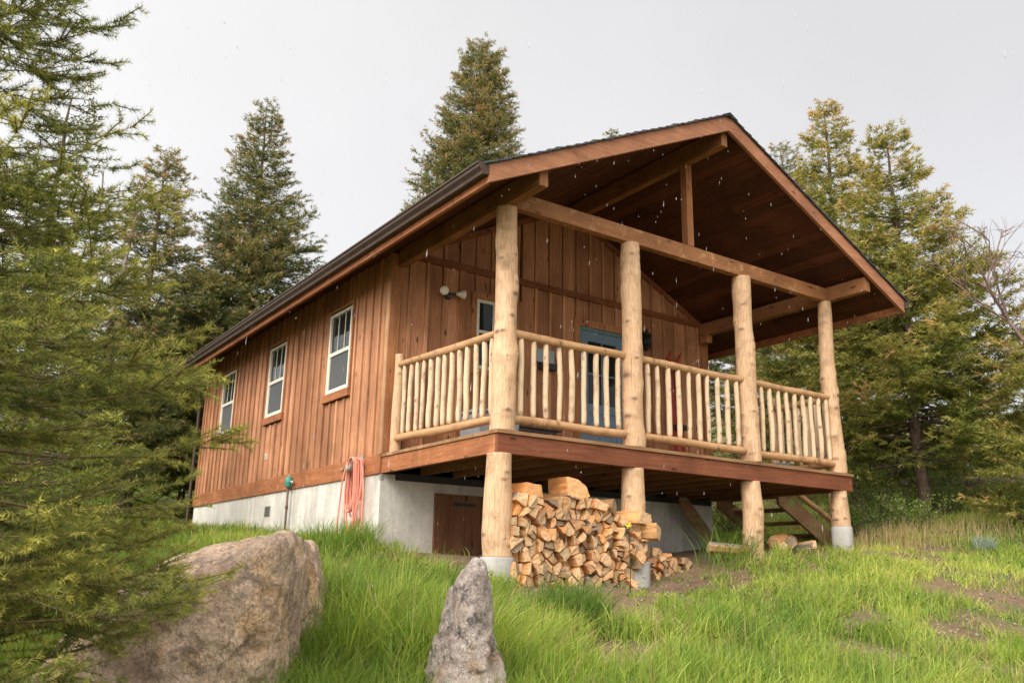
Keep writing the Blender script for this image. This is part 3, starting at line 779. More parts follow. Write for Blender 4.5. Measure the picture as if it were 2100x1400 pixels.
def loop(dx, cy, w, zlo, ph=0, seg=26):
    """one turn of hose over the drum hanging to zlo"""
    pts = []; zt = -.02
    for k in range(seg + 1):
        t = math.pi * (-.5 + k / seg); pts.append((dx, cy + .088 * math.sin(t) + 0, -.10 + .088 * math.cos(t)))
    h = -.10 - zlo
    left = [(dx - .01 * math.sin(s * 3), cy + .088 + w * math.sin(s * math.pi * .5) * .5 * (1 - s * .35), -.10 - h * s) for s in (0, .2, .4, .6, .8)]
    right = [(dx + .01 * math.sin(s * 3), cy - .088 - w * math.sin(s * math.pi * .5) * .35 * (1 - s * .35), -.10 - h * s) for s in (0, .2, .4, .6, .8)]
    y0 = right[-1][1]; y1 = left[-1][1]; zb = right[-1][2]
    bot = [(dx, (y0 + y1) / 2 - (y1 - y0) / 2 * math.cos(math.pi * k / 8), zb - h * .2 * math.sin(math.pi * k / 8)) for k in range(1, 8)]
    return list(reversed(pts))[:0] + pts + left[1:] + list(reversed(bot)) + list(reversed(right))[:-1]


for i in range(11):
    dx = -.055 - .0125 * i; cy = 2.98 + rh.uniform(-.006, .006)
    pts = loop(dx, cy, rh.uniform(.0, .16), rh.choice((-.50, -.56, -.70, -.82, -.92)) + rh.uniform(-.04, .04)); b.tube(pts + [pts[0]], .0105, 8, False)
b.tube([(-.19, 3.07, -.06), (-.20, 3.16, -.3), (-.2, 3.2, -.6), (-.22, 3.2, -.95), (-.25, 3.1, -1.12), (-.3, 2.9, -1.16)], .0105, 8)
b.tube([(-.12, 2.90, -.02), (-.12, 2.82, -.05), (-.13, 2.72, -.2), (-.13, 2.68, -.5), (-.14, 2.66, -.85), (-.16, 2.66, -1.1), (-.2, 2.7, -1.2)], .0105, 8)
b.tube([(-.13, 2.90, -.03), (-.13, 2.80, -.06), (-.14, 2.70, -.22), (-.15, 2.74, -.5), (-.17, 2.84, -.8), (-.2, 2.9, -1.1)], .0105, 8)
b.build('hose_coil', M['hose'], hs)

sk = thing('skis', 'pair of old red wooden skis leaning upright against the porch wall', 'skis', (4.85, D - .15, 0))
for i, x in enumerate((4.80, 4.93)):
    b = MB(); pts = []
    for k in range(26):
        s = k / 25; z = .02 + 2.0 * s; y = D - .22 + .15 * s; y -= .09 * max(0, (s - .9) / .1) ** 2; dx = (.05 if i else -.05) * max(0, (s - .82) / .18) ** 1.6
        pts.append((x + dx, y, z, .042 * (1 if s < .9 else (1 - ((s - .9) / .1) ** 2 * .85))))
    vs = []; fs = []
    for (px, py, pz, hw) in pts: vs += [(px - hw, py, pz), (px + hw, py, pz), (px + hw, py + .012, pz), (px - hw, py + .012, pz)]
    for k in range(25):
        a = 4 * k
        for e in range(4): fs.append((a + e, a + (e + 1) % 4, a + 4 + (e + 1) % 4, a + 4 + e))
    fs += [(3, 2, 1, 0), (100, 101, 102, 103)]; b.add(vs, fs); b.build('ski', M['ski'], sk)
MB().box(4.76, 4.84, D - .235, D - .17, .78, .86).build('binding', M['dark'], sk); MB().box(4.89, 4.97, D - .235, D - .17, .78, .86).build('binding', M['dark'], sk)

bw = thing('basin', 'blue grey enamel basin sitting on the deck beside the right railing', 'basin', (5.15, .55, 0))
b = MB(); cx, cy = 5.05, .62
prof = [(.10, .0), (.115, .02), (.15, .10), (.165, .125), (.17, .13), (.163, .132), (.145, .10), (.11, .025), (0.001, .02)]
seg = 28; vs = []; fs = []
for r, z in prof:
    for k in range(seg): t = 6.28318 * k / seg; vs.append((cx + r * math.cos(t), cy + r * math.sin(t), z + .002))
for i in range(len(prof) - 1):
    for k in range(seg): fs.append((i * seg + k, i * seg + (k + 1) % seg, (i + 1) * seg + (k + 1) % seg, (i + 1) * seg + k))
fs.append(tuple(reversed(range(seg)))); b.add(vs, fs, True); b.build('bowl', M['enamel'], bw)

tb = thing('bench', 'low dark metal bench standing on the deck by the porch wall', 'bench', (1.5, 1.9, 0))
b = MB()
for i in range(5): b.box(1.05, 2.15, 1.72 + i * .075, 1.78 + i * .075, .40, .42)
b.build('seat', M['dark'], tb, .003)
for x in (1.12, 2.04):
    for y in (1.74, 2.04): MB().tube([(x, y, 0), (x, y, .40)], .014, 8).build('leg', M['dark'], tb)
b = MB(); b.box(1.10, 2.06, 1.73, 1.75, .355, .38); b.box(1.10, 2.06, 2.03, 2.05, .355, .38); b.build('frame_rail', M['dark'], tb)
cl = thing('storage_tub', 'pale grey plastic tub on the deck behind the corner log post', 'tub', (.75, 1.3, 0))
b = MB(); b.hexa([(.50, 1.1, 0.001), (1.0, 1.1, 0.001), (1.0, 1.5, 0.001), (.50, 1.5, 0.001), (.46, 1.07, .38), (1.04, 1.07, .38), (1.04, 1.53, .38), (.46, 1.53, .38)]); b.build('body', M['grey'], cl, .02)
b = MB(); b.box(.44, 1.06, 1.05, 1.55, .381, .42); b.build('lid', M['grey'], cl, .012)
wb = thing('wall_box', 'small dark grey box mounted on the porch wall left of the door', 'box', (2.45, D, 1.5))
b = MB(); b.box(2.22, 2.52, D - .11, D - .022, 1.47, 1.66); b.build('body', M['grey'], wb, .01)
b = MB(); b.box(2.30, 2.56, D - .13, D - .022, 1.38, 1.468); b.build('lower_tray', M['dark'], wb, .01)


# ================================================================== firewood
def clip(poly, n, c):
    out = []
    for i in range(len(poly)):
        p, q = poly[i], poly[(i + 1) % len(poly)]; a = p @ n - c; b_ = q @ n - c
        if a <= 0: out.append(p)
        if (a < 0) != (b_ < 0) and abs(a - b_) > 1e-12: out.append(p + (q - p) * (a / (a - b_)))
    return out


def area(p):
    p = np.array(p); x, y = p[:, 0], p[:, 1]; return .5 * abs(np.dot(x, np.roll(y, 1)) - np.dot(y, np.roll(x, 1)))


FW_LABEL = 'split firewood piece showing its cut end in the pile under the deck'
FW_GROUP = 'split firewood stacked under the deck'


def firewood(poly, y0, depth, rs, label=None, group=FW_GROUP, bark=None, rot=(0, 0, 0), tint=None):
    """poly in (x, z); a wedge running back from y0"""
    c = np.mean(poly, 0); P = [(p - c) for p in poly]
    # rough up the outline
    Q = []
    for i in range(len(P)):
        p, q = P[i], P[(i + 1) % len(P)]; ln_ = np.linalg.norm(q - p); m = max(1, int(ln_ / .03))
        for k in range(m): Q.append(p + (q - p) * k / m + (rs.uniform(-1, 1, 2) * min(.0045, ln_ * .08)))
    n = len(Q); rings = 5; vs = []; fs = []; eg = []; bk = []
    edge = bark if bark is not None else (rs.randint(len(P)) if rs.rand() < .42 else -1)
    tw = rs.uniform(-.05, .05); sh_ = rs.uniform(-.02, .02, 2)
    for r in range(-1, rings + 1):
        s = max(0, min(1, r / (rings - 1))); shr = .86 if r in (-1, rings) else 1.0
        yy = depth * s + (-.004 if r == -1 else .004 if r == rings else 0)
        if r == rings: shr = .9
        for q in Q:
            jj = rs.uniform(-.003, .003, 2); ca, sa = math.cos(tw * s), math.sin(tw * s)
            vs.append(((q[0] * ca - q[1] * sa) * shr + sh_[0] * s + jj[0], yy + (rs.uniform(-.004, .004)), (q[0] * sa + q[1] * ca) * shr + sh_[1] * s + jj[1]))
            eg.append(1.0 if r in (-1, rings) else 0.0)
            bk.append(0.0)
    R_ = rings + 2
    for r in range(R_ - 1):
        for k in range(n): fs.append((r * n + k, r * n + (k + 1) % n, (r + 1) * n + (k + 1) % n, (r + 1) * n + k))
    fs.append(tuple(range(n))[::-1]); fs.append(tuple(range((R_ - 1) * n, R_ * n)))
    if edge >= 0:
        cnt = 0; acc = []
        for i in range(len(P)):
            m = max(1, int(np.linalg.norm(P[(i + 1) % len(P)] - P[i]) / .03)); acc += [i] * m
        for r in range(1, R_ - 1):
            for k in range(n):
                if acc[k] == edge: bk[r * n + k] = 1.0
    me = bpy.data.meshes.new('firewood'); me.from_pydata(vs, [], [tuple(reversed(f)) for f in fs]); me.update()
    for nm, a in (('endgrain', eg), ('bark', bk)):
        t = me.attributes.new(nm, 'FLOAT', 'POINT'); t.data.foreach_set('value', a)
    o = link('firewood', me, M['firewood']); o.location = (c[0], y0, c[1]); o.rotation_euler = rot
    o.color = (1, 1, 1, rs.rand() if tint is None else tint)
    props(o, label or FW_LABEL, 'firewood', group)
    return o


def pile(xs, top, bot, y0, seed, cell, gap, label=FW_LABEL, group=FW_GROUP, depth=.40, lim=None):
    rs = np.random.RandomState(seed); pts = []
    tries = 0
    while tries < 6000:
        tries += 1; x = rs.uniform(xs[0], xs[1]); z = rs.uniform(bot(x), top(x) - cell * .25)
        if lim and x > lim(z): continue
        if all((x - a) ** 2 + ((z - b_) * 1.0) ** 2 > (cell * r_) ** 2 for a, b_, r_ in pts): pts.append((x, z, rs.uniform(.75, 1.25)))
    P = np.array([(a, b_) for a, b_, _ in pts])
    for i in range(len(P)):
        c = P[i]; poly = [c + cell * 1.15 * np.array([math.cos(t), math.sin(t)]) for t in np.linspace(0, 2 * math.pi, 9)[:-1] + rs.rand()]
        for j in range(len(P)):
            if j == i: continue
            d = P[j] - c; l2 = np.linalg.norm(d)
            if l2 < cell * 3: nn = d / l2; poly = clip(poly, nn, (c @ nn) + l2 / 2 - gap)
            if len(poly) < 3: break
        if len(poly) < 3: continue
        tz = top(c[0]); poly = clip(poly, np.array([0, 1.]), tz + rs.uniform(-.01, .03))
        if len(poly) < 3 or area(poly) < .0012: continue
        parts = [poly]
        if area(poly) > cell * cell * .7 and rs.rand() < .85:
            t = rs.rand() * math.pi; nn = np.array([math.cos(t), math.sin(t)]); m = np.mean(poly, 0) @ nn + rs.uniform(-.01, .01)
            parts = [clip(poly, nn, m - gap), clip(poly, -nn, -m - gap)]
        for q in parts:
            if len(q) < 3 or area(q) < .0010: continue
            firewood(q, y0 + rs.uniform(-.075, .06), depth * rs.uniform(.85, 1.1), rs, label, group, rot=(rs.uniform(-.10, .10), 0, rs.uniform(-.14, .12)))


TOPX = [.24, .30, .60, .80, 1.0, 1.12, 1.30, 1.55, 1.75, 1.95, 2.06]
TOPZ = [-.62, -.63, -.66, -.62, -.60, -.63, -.71, -.76, -.80, -.86, -1.05]
ptop = lambda x: float(np.interp(x, TOPX, TOPZ))
pile((.22, 2.00), ptop, lambda x: gz(x, .1) - .02 + .0 * x, -.02, 5, .087, .0042, lim=lambda z: 1.70 + (z + 1.35) * .5)
rs = np.random.RandomState(99)
A = lambda *p: [np.array(q, float) for q in p]
firewood(A((.33, -.615), (.60, -.635), (.56, -.50), (.345, -.49)), .02, .36, rs, 'orange split chunk standing on top of the woodpile beside the corner post', rot=(0, 0, .1), tint=.97)
firewood(A((.86, -.60), (1.05, -.63), (1.14, -.58), (1.10, -.48), (.99, -.42), (.85, -.40)), -.02, .36, rs, 'largest orange split chunk crowning the woodpile', rot=(0, .03, -.12), tint=.93)
firewood(A((1.18, -.70), (1.34, -.73), (1.38, -.66), (1.20, -.60)), -.06, .34, rs, 'pale split log just right of the largest chunk on the woodpile')
firewood(A(*[(1.50 + .095 * math.cos(t), -.665 + .085 * math.sin(t)) for t in np.linspace(0, 6.28, 10)[:-1]]), .0, .42, rs, 'round grey bark covered log lying on top of the woodpile', bark=0, rot=(0, .1, .6), tint=.08)
firewood(A((1.70, -.83), (1.98, -.84), (1.96, -.72), (1.72, -.70)), -.10, .34, rs, 'pale split log resting highest against the second post', rot=(0, .05, .25), tint=.8)
firewood(A((1.92, -.98), (2.02, -1.0), (2.06, -.86), (1.90, -.83)), -.16, .30, rs, 'narrow split log jutting in front of the second post', rot=(0, .1, .5))
pile((2.16, 2.78), lambda x: -1.06 - (x - 2.16) * .22, lambda x: gz(x, .3), .22, 9, .075, .004, 'split firewood piece in the low heap right of the second post', 'firewood heap right of the second post', .35)
for k, (x, y, s, lab) in enumerate([(3.42, .02, .07, 'orange split log lying in the grass left of the third post'), (3.55, -.05, .06, 'split log leaning on the base of the third post'), (4.35, .25, .085, 'pale flaking log lying in grass between third and fourth posts'), (4.55, .15, .08, 'weathered white log nearest the fourth post heap'), (4.62, .35, .07, 'orange barked log behind the weathered white log'), (4.98, .12, .06, 'small pale log end lying beside the fourth post pier'), (4.2, .0, .06, 'grey split log lying flat between third and fourth posts')]):
    z = gz(x, y) + s * .9 + .06; po = A(*[(x + s * math.cos(t) * rs.uniform(.8, 1.2), z + s * math.sin(t) * rs.uniform(.75, 1.1)) for t in np.linspace(0, 6.28, 7)[:-1]])
    firewood(po, y, .38, rs, lab, 'loose firewood in the grass under the deck', bark=rs.randint(5), rot=(rs.uniform(-.15, .15), rs.uniform(-.4, .4), rs.uniform(-1.3, 1.3)))


# ================================================================== rocks
def rock(name, label, c, planes, res, mat, seed, rough=.03, soft=14, cat='rock'):
    """a boulder as a softened intersection of half spaces (unit normal, distance)"""
    import bmesh
    bm = bmesh.new(); bmesh.ops.create_icosphere(bm, subdivisions=res, radius=1.0)
    V = np.array([v.co[:] for v in bm.verts]); V /= np.linalg.norm(V, axis=1)[:, None]
    N = np.array([p[:3] for p in planes], float); h = np.array([p[3] for p in planes]); N /= np.linalg.norm(N, axis=1)[:, None]
    q = np.maximum(V @ N.T / h, 1e-4); r = 1 / (np.sum(q ** soft, 1) ** (1 / soft))
    P = V * r[:, None]
    for i, v in enumerate(bm.verts):
        p = Vector(P[i]); o = Vector((seed * 3.1, seed, 0))
        d = mnoise.fractal(p * 2.2 + o, .9, 2.1, 5) * rough * 1.6 + abs(mnoise.noise(p * 7 + o)) * rough * .8 + mnoise.noise(p * 19 + o) * rough * .28
        rg = mnoise.ridged_multi_fractal(p * 3.0 + o, 1.0, 2.0, 4, 1.0, 2.0) * rough * .5
        v.co = p + Vector(V[i]) * (d - rg)
    me = bpy.data.meshes.new(name); bm.to_mesh(me); bm.free()
    o = link(name, me, mat, None, True); o.location = [float(t) for t in c]; props(o, label, cat)
    return o


# camera-facing frame used to lay out the boulder's faces
bx = at(440, 1240, 4.7)
rgt = np.array([math.cos(.28), -math.sin(.28), 0]); fwd = np.array([math.sin(.28), math.cos(.28), 0])


def pl(r, f, u, h):
    v = rgt * r + fwd * f + np.array([0, 0, 1.0]) * u; return (*v, h)


c0 = at(440, 1305, 4.9)
rock('boulder', 'large rounded pink granite boulder in the grass left of the cabin', c0, [pl(0, -1, .10, .42), pl(-1, -.4, .15, .62), pl(1, -.25, -.05, .36), pl(0, 1, 0, .9), pl(-.50, -.2, 1, .40), pl(-.12, .1, 1, .49), pl(0, 0, -1, .9), pl(-.9, 0, .75, .56), pl(.55, .8, .1, .75), pl(.8, -.7, .3, .50), pl(.45, -1, -.3, .40), pl(-.5, -1, .5, .58)], 7, M['rock'], 3, .034, 13)
c1 = at(572, 1212, 5.9)
rock('boulder', 'low jointed granite block behind and right of the large boulder', c1, [pl(0, -1, .1, .35), pl(1, -.2, 0.25, .25), pl(-1, 0, 0, .6), pl(.05, 0, 1, .34), pl(0, 1, 0, .6), pl(0, 0, -1, .6), pl(.8, -.6, .1, .30), pl(-.3, 0, 1, .36)], 6, M['rock'], 8, .03, 16)
c2 = at(972, 1350, 4.9)
rock('standing_rock', 'tall pointed grey rock speckled with lichen in front of the corner pier', c2, [pl(.97, 0, .26, .165), pl(-.97, -.1, .16, .165), pl(0, -1, .22, .18), pl(.5, -.9, .3, .17), pl(0, 1, .1, .25), pl(.1, -.5, 1, .43), pl(-.75, 0, .8, .36), pl(.8, 0, .7, .36), pl(0, 0, -1, .7), pl(-.6, -.8, .2, .18), pl(.75, -.7, .25, .155)], 7, M['rock2'], 5, .042, 22)

# ================================================================== terrain
def spaced():
    a = np.arange(-9, 17.01, .13); f1 = 17 * (1.055 ** np.arange(1, 62)); f2 = -9 * (1.06 ** np.arange(1, 62))
    return np.concatenate([f2[::-1], a, f1])


GX = spaced(); GY = np.concatenate([(-9 * (1.06 ** np.arange(1, 62)))[::-1], np.arange(-9, 15.01, .13), 15 * (1.055 ** np.arange(1, 62))])
XX, YY = np.meshgrid(GX, GY, indexing='ij'); ZZ = ground(XX.ravel(), YY.ravel())
nx, ny = XX.shape; i = np.arange(nx - 1)[:, None] * ny; j = np.arange(ny - 1)[None]
Q = np.stack([i + j, i + ny + j, i + ny + j + 1, i + j + 1], -1).reshape(-1, 4)

# bare earth patches: (x, y, radius_x, radius_y)
BARE = [(1.45, -.62, .42, .42, .0), (2.1, -.35, .5, .22, 0), (.35, .9, .8, .9, 0), (2.6, 1.4, 3.0, 1.25, 0), (.1, -.55, .2, .3, 0)]
for (px, py, rx, ry) in [(1850, 1135, .55, .22), (1900, 1120, .5, .2), (1785, 1265, .20, .22), (1800, 1335, .42, .16), (1700, 1340, .25, .12), (1285, 1240, .45, .55), (1960, 1290, .3, .15), (2060, 1280, .3, .2), (1265, 1345, .30, .28), (1640, 1210, .12, .1), (2010, 1215, .5, .25), (1330, 1200, .4, .12), (1480, 1340, .25, .08), (2060, 1370, .3, .15), (1560, 1290, .16, .06)]:
    t = np.arange(3, 30, .02); d = FF + RR * (px - 1050) / FOC - UU * (py - 700) / FOC; d = d / math.hypot(d[0], d[1])
    pts = CAM + d * t[:, None]; hit = np.argmax(pts[:, 2] < ground(pts[:, 0], pts[:, 1]) + .04) if (pts[:, 2] < ground(pts[:, 0], pts[:, 1]) + .04).any() else 300
    BARE.append((pts[hit, 0], pts[hit, 1], rx * .85, ry * 1.15, math.atan2(d[1], d[0]) - math.pi / 2))


def bare(x, y):
    m = np.zeros(len(x)); jit = (vn3(x, y, 5) - .5) * 1.1 + (vn2(x, y, 13) - .5) * .9
    for (cx, cy, rx, ry, an) in BARE:
        c, s = math.cos(an), math.sin(an); dx, dy = x - cx, y - cy; u = (dx * c + dy * s) / rx; v = (-dx * s + dy * c) / (ry * 1.3)
        m = np.maximum(m, np.clip((1.45 - (np.sqrt(u * u + v * v) + jit)) * 1.6, 0, 1))
    return m


gr = np.clip(vn1(XX.ravel(), YY.ravel(), .35) * 1.3 - .2, 0, .8) * (1 - bare(XX.ravel(), YY.ravel()))
inside = (XX.ravel() > -.1) & (XX.ravel() < W) & (YY.ravel() > 0.1) & (YY.ravel() < L)
gr[inside] = 0
me = np_mesh('ground', np.stack([XX.ravel(), YY.ravel(), ZZ], 1), [Q], {'green': gr})
props(link('ground', me, M['soil'], None, True), 'sloping grassy hillside with bare earth patches', 'ground', kind='structure')


# ================================================================== grass
def in_view(x, y, z, mx=120):
    p = np.stack([x, y, z], 1) - CAM; dz = p @ FF; u = 1050 + FOC * (p @ RR) / np.maximum(dz, .1); v = 700 - FOC * (p @ UU) / np.maximum(dz, .1)
    return (dz > .5) & (u > -250) & (u < 2350) & (v < 1400 + 420)


def blades(P, h, w, lean, tone, rs, bend=1.0):
    n = len(P); az = rs.rand(n) * 2 * np.pi; fa = rs.rand(n) * np.pi
    d = np.stack([np.cos(az), np.sin(az), np.zeros(n)], 1) + np.array([.25, -.12, 0]); sd = np.stack([np.cos(fa), np.sin(fa), np.zeros(n)], 1)
    lv = [(0, 1.0), (.38, .85), (.72, .55), (1.0, 0)]; V = []; T = []
    for k, (s, ww) in enumerate(lv):
        off = d * (lean * h * (s ** 1.9) * bend)[:, None]; up = np.zeros((n, 3)); up[:, 2] = h * (s - .32 * lean * s * s)
        c = P + off + up
        if ww: V += [c - sd * (w * ww / 2)[:, None], c + sd * (w * ww / 2)[:, None]]
        else: V += [c]
        T += [tone] * (2 if ww else 1)
    V = np.stack(V, 1).reshape(-1, 3); T = np.stack(T, 1).reshape(-1); b = np.arange(n)[:, None] * 7
    q = np.concatenate([b + np.array([[0, 1, 3, 2]]), b + np.array([[2, 3, 5, 4]])]); t = b + np.array([[4, 5, 6]])
    return V, q, t, T


def grass_field(n, rs):
    # sample by distance so near blades are dense
    r = 2.6 + 26 * rs.rand(n) ** 1.35; a = YAW + (rs.rand(n) - .5) * 1.32
    x = CAM[0] + r * np.sin(a); y = CAM[1] + r * np.cos(a)
    cl = vn1(x, y, 1.1) * .5 + vn2(x, y, 3.7) * .5
    keep = rs.rand(n) < np.clip(cl * 2.4 - .45, .06, 1)
    keep &= rs.rand(n) > bare(x, y) * .93
    keep &= ~((x > -.02) & (x < W) & (y > D - .02) & (y < L + .1))
    und = (x > .15) & (x < W - .3) & (y > .25) & (y < D); keep &= ~(und & (rs.rand(n) < .97))
    x, y, r = x[keep], y[keep], r[keep]; z = ground(x, y); k = in_view(x, y, z); x, y, z, r = x[k], y[k], z[k], r[k]
    n = len(x)
    lush = np.exp(-(((x + 2.0) / 1.15) ** 2 + ((y + 1.2) / 1.9) ** 2)) + .38 * np.exp(-(((x + .45) / .55) ** 2)) * ((y > -.5) & (y < 12)) + .55 * np.exp(-(((x - 3.4) / .9) ** 2 + ((y + .25) / .35) ** 2))
    lush = np.clip(lush, 0, 1); right = np.clip((x - 1) / 4, 0, 1)
    clump = vn3(x, y, 2.3)
    low = np.exp(-(((x - .9) / 1.7) ** 2 + ((y + .45) / .8) ** 2)); nb_ = bare(x, y)
    h = (.10 + .13 * clump + .28 * lush + .05 * rs.rand(n)) * (1 - .30 * right) * (1 - .55 * low) * (1 - .7 * nb_) * rs.uniform(.5, 1.25, n)
    far = np.clip((x - 9) / 5, 0, 1) * (y > 0); h = h * (1 - .35 * far)
    w = (.0042 + .0045 * lush * rs.rand(n) + .0050 * rs.rand(n) ** 2) * (1 + r * .05)
    lean = np.clip(rs.normal(.48, .28, n) + .5 * nb_, .03, 1.5)
    big = vn2(x, y, .55)
    tone = .51 + .45 * (vn1(x, y, .9) - .5) + .40 * (vn2(x, y, 2.9) - .5) + .22 * (big - .5) + .17 * right + rs.normal(0, .15, n) - .05 * lush
    tone = np.clip(tone, .22, 1)
    h = h * (1 + .35 * np.clip((-y - .8) / 1.5, 0, 1) * np.clip((2 - x) / 2, 0, 1) * vn2(x, y, 1.7) * 1.6)
    dry = rs.rand(n) < (.05 + .75 * np.clip(vn3(x, y, 1.3) - .55, 0, 1) * 2 * (.12 + right) + .15 * far + .5 * nb_); tone[dry] = rs.rand(dry.sum()) * .15
    return blades(np.stack([x, y, z - .01], 1), h, w, lean, tone, rs)


rs = np.random.RandomState(21)
V, q, t, T = grass_field(820000, rs)
me = np_mesh('grass', V, [q, t], {'tone': T})
props(link('grass', me, M['grass']), 'wild green grass covering the slope around the cabin', 'grass', kind='stuff')
print('grass blades', len(V) // 7)


def tuft(name, label, x, y, n, rad, h, seed, tone=.4, cat='grass tuft', mat='grass', w=.007, lean=.45, group=None):
    rs = np.random.RandomState(seed); a = rs.rand(n) * 6.28; r = rad * np.sqrt(rs.rand(n)); X = x + r * np.cos(a); Y = y + r * np.sin(a); Z = ground(X, Y) - .01
    V, q, t, T = blades(np.stack([X, Y, Z], 1), h * rs.uniform(.55, 1.15, n), w * rs.uniform(.7, 1.2, n), np.clip(rs.normal(lean, .2, n), .05, 1.2), np.clip(tone + rs.normal(0, .09, n), .21, 1), rs)
    o = link(name, np_mesh(name, V, [q, t], {'tone': T}), M[mat]); return props(o, label, cat, group)


def hitg(px, py):
    t = np.arange(2.5, 40, .02); d = FF + RR * (px - 1050) / FOC - UU * (py - 700) / FOC; d = d / math.hypot(d[0], d[1])
    p = CAM + d * t[:, None]; g = p[:, 2] < ground(p[:, 0], p[:, 1]); k = int(np.argmax(g)) if g.any() else len(t) - 1
    return p[k]


p = hitg(2020, 1130); tuft('sage_clump', 'small silvery sage clump alone in the grass at the right', p[0], p[1], 260, .13, .22, 3, .5, 'plant', 'sage', .012, .5)
p = at(1430, 1100, 9.6); tuft('tall_grass_clump', 'tall coarse grass clump growing left of the third porch post', 3.2, -.05, 150, .38, .58, 4, .36, w=.009, lean=.6)
for px, py, t, n_, r_, h_, lab in [(615, 1400, 4.7, 1300, .30, .50, 'lush tall grass clump hugging the right face of the large boulder'), (665, 1240, 5.7, 1500, .38, .50, 'lush tall grass clump in front of the jointed granite block'), (760, 1290, 6.0, 1500, .45, .46, 'lush tall grass clump midway between the boulders and the corner pier')]:
    q = at(px, py, t); tuft('tall_grass_clump', lab, q[0], q[1], n_, r_, h_, int(px), .50, w=.008, lean=.5)
tuft('tall_grass_clump', 'tall thick grass clump against the cabin corner below the hose', -.45, 2.55, 800, .42, .46, 6, .46, w=.009)
p = hitg(1170, 1290); tuft('tall_grass_clump', 'bushy blue green grass clump in front of the woodpile', p[0], p[1], 1100, .30, .42, 7, .28, w=.006)


# ================================================================== conifers
def needles(O, Dv, Ln, per_m, nl, w, tone, rs, spread=1.0, tip_gain=.2):
    """needles round every twig: one thin triangle each"""
    cnt = np.maximum(2, (Ln * per_m * rs.uniform(.8, 1.2, len(Ln))).astype(int)); idx = np.repeat(np.arange(len(Ln)), cnt); n = len(idx)
    s = rs.rand(n); d = Dv[idx]; a = np.cross(d, np.array([0, 0, 1.0]) + rs.normal(0, .02, (n, 3))); a /= np.maximum(np.linalg.norm(a, axis=1), 1e-6)[:, None]; b = np.cross(a, d)
    th = rs.rand(n) * 2 * np.pi; rad = a * np.cos(th)[:, None] * 1.15 + b * np.sin(th)[:, None] * .8
    nd_ = d * ((.55 if nl > .04 else .36) + .5 * s[:, None] ** 2) + rad * spread; nd_ /= np.linalg.norm(nd_, axis=1)[:, None]
    p = O[idx] + d * (Ln[idx] * s)[:, None]; wv = np.cross(nd_, rs.normal(size=(n, 3))); wv /= np.linalg.norm(wv, axis=1)[:, None]
    ww = (w * rs.uniform(.7, 1.2, n) / 2)[:, None]; l = (nl * rs.uniform(.7, 1.15, n))[:, None]
    V = np.stack([p - wv * ww, p + wv * ww, p + nd_ * l], 1).reshape(-1, 3)
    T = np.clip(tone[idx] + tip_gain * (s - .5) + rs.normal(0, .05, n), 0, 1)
    return V, np.repeat(T, 3)


def prisms(A_, B_, ra, rb):
    n = len(A_); d = B_ - A_; d /= np.maximum(np.linalg.norm(d, axis=1), 1e-9)[:, None]; a = np.cross(d, np.array([.3, .2, 1.0])); a /= np.linalg.norm(a, axis=1)[:, None]; b = np.cross(d, a)
    V = []
    for (P, r) in ((A_, ra), (B_, rb)):
        for k in range(4):
            t = k * math.pi / 2; V.append(P + (a * math.cos(t) + b * math.sin(t)) * np.asarray(r).reshape(-1, 1))
    V = np.stack(V, 1).reshape(-1, 3); o = np.arange(n)[:, None] * 8
    F = np.concatenate([o + np.array([[k, (k + 1) % 4, 4 + (k + 1) % 4, 4 + k]]) for k in range(4)])
    return V, F


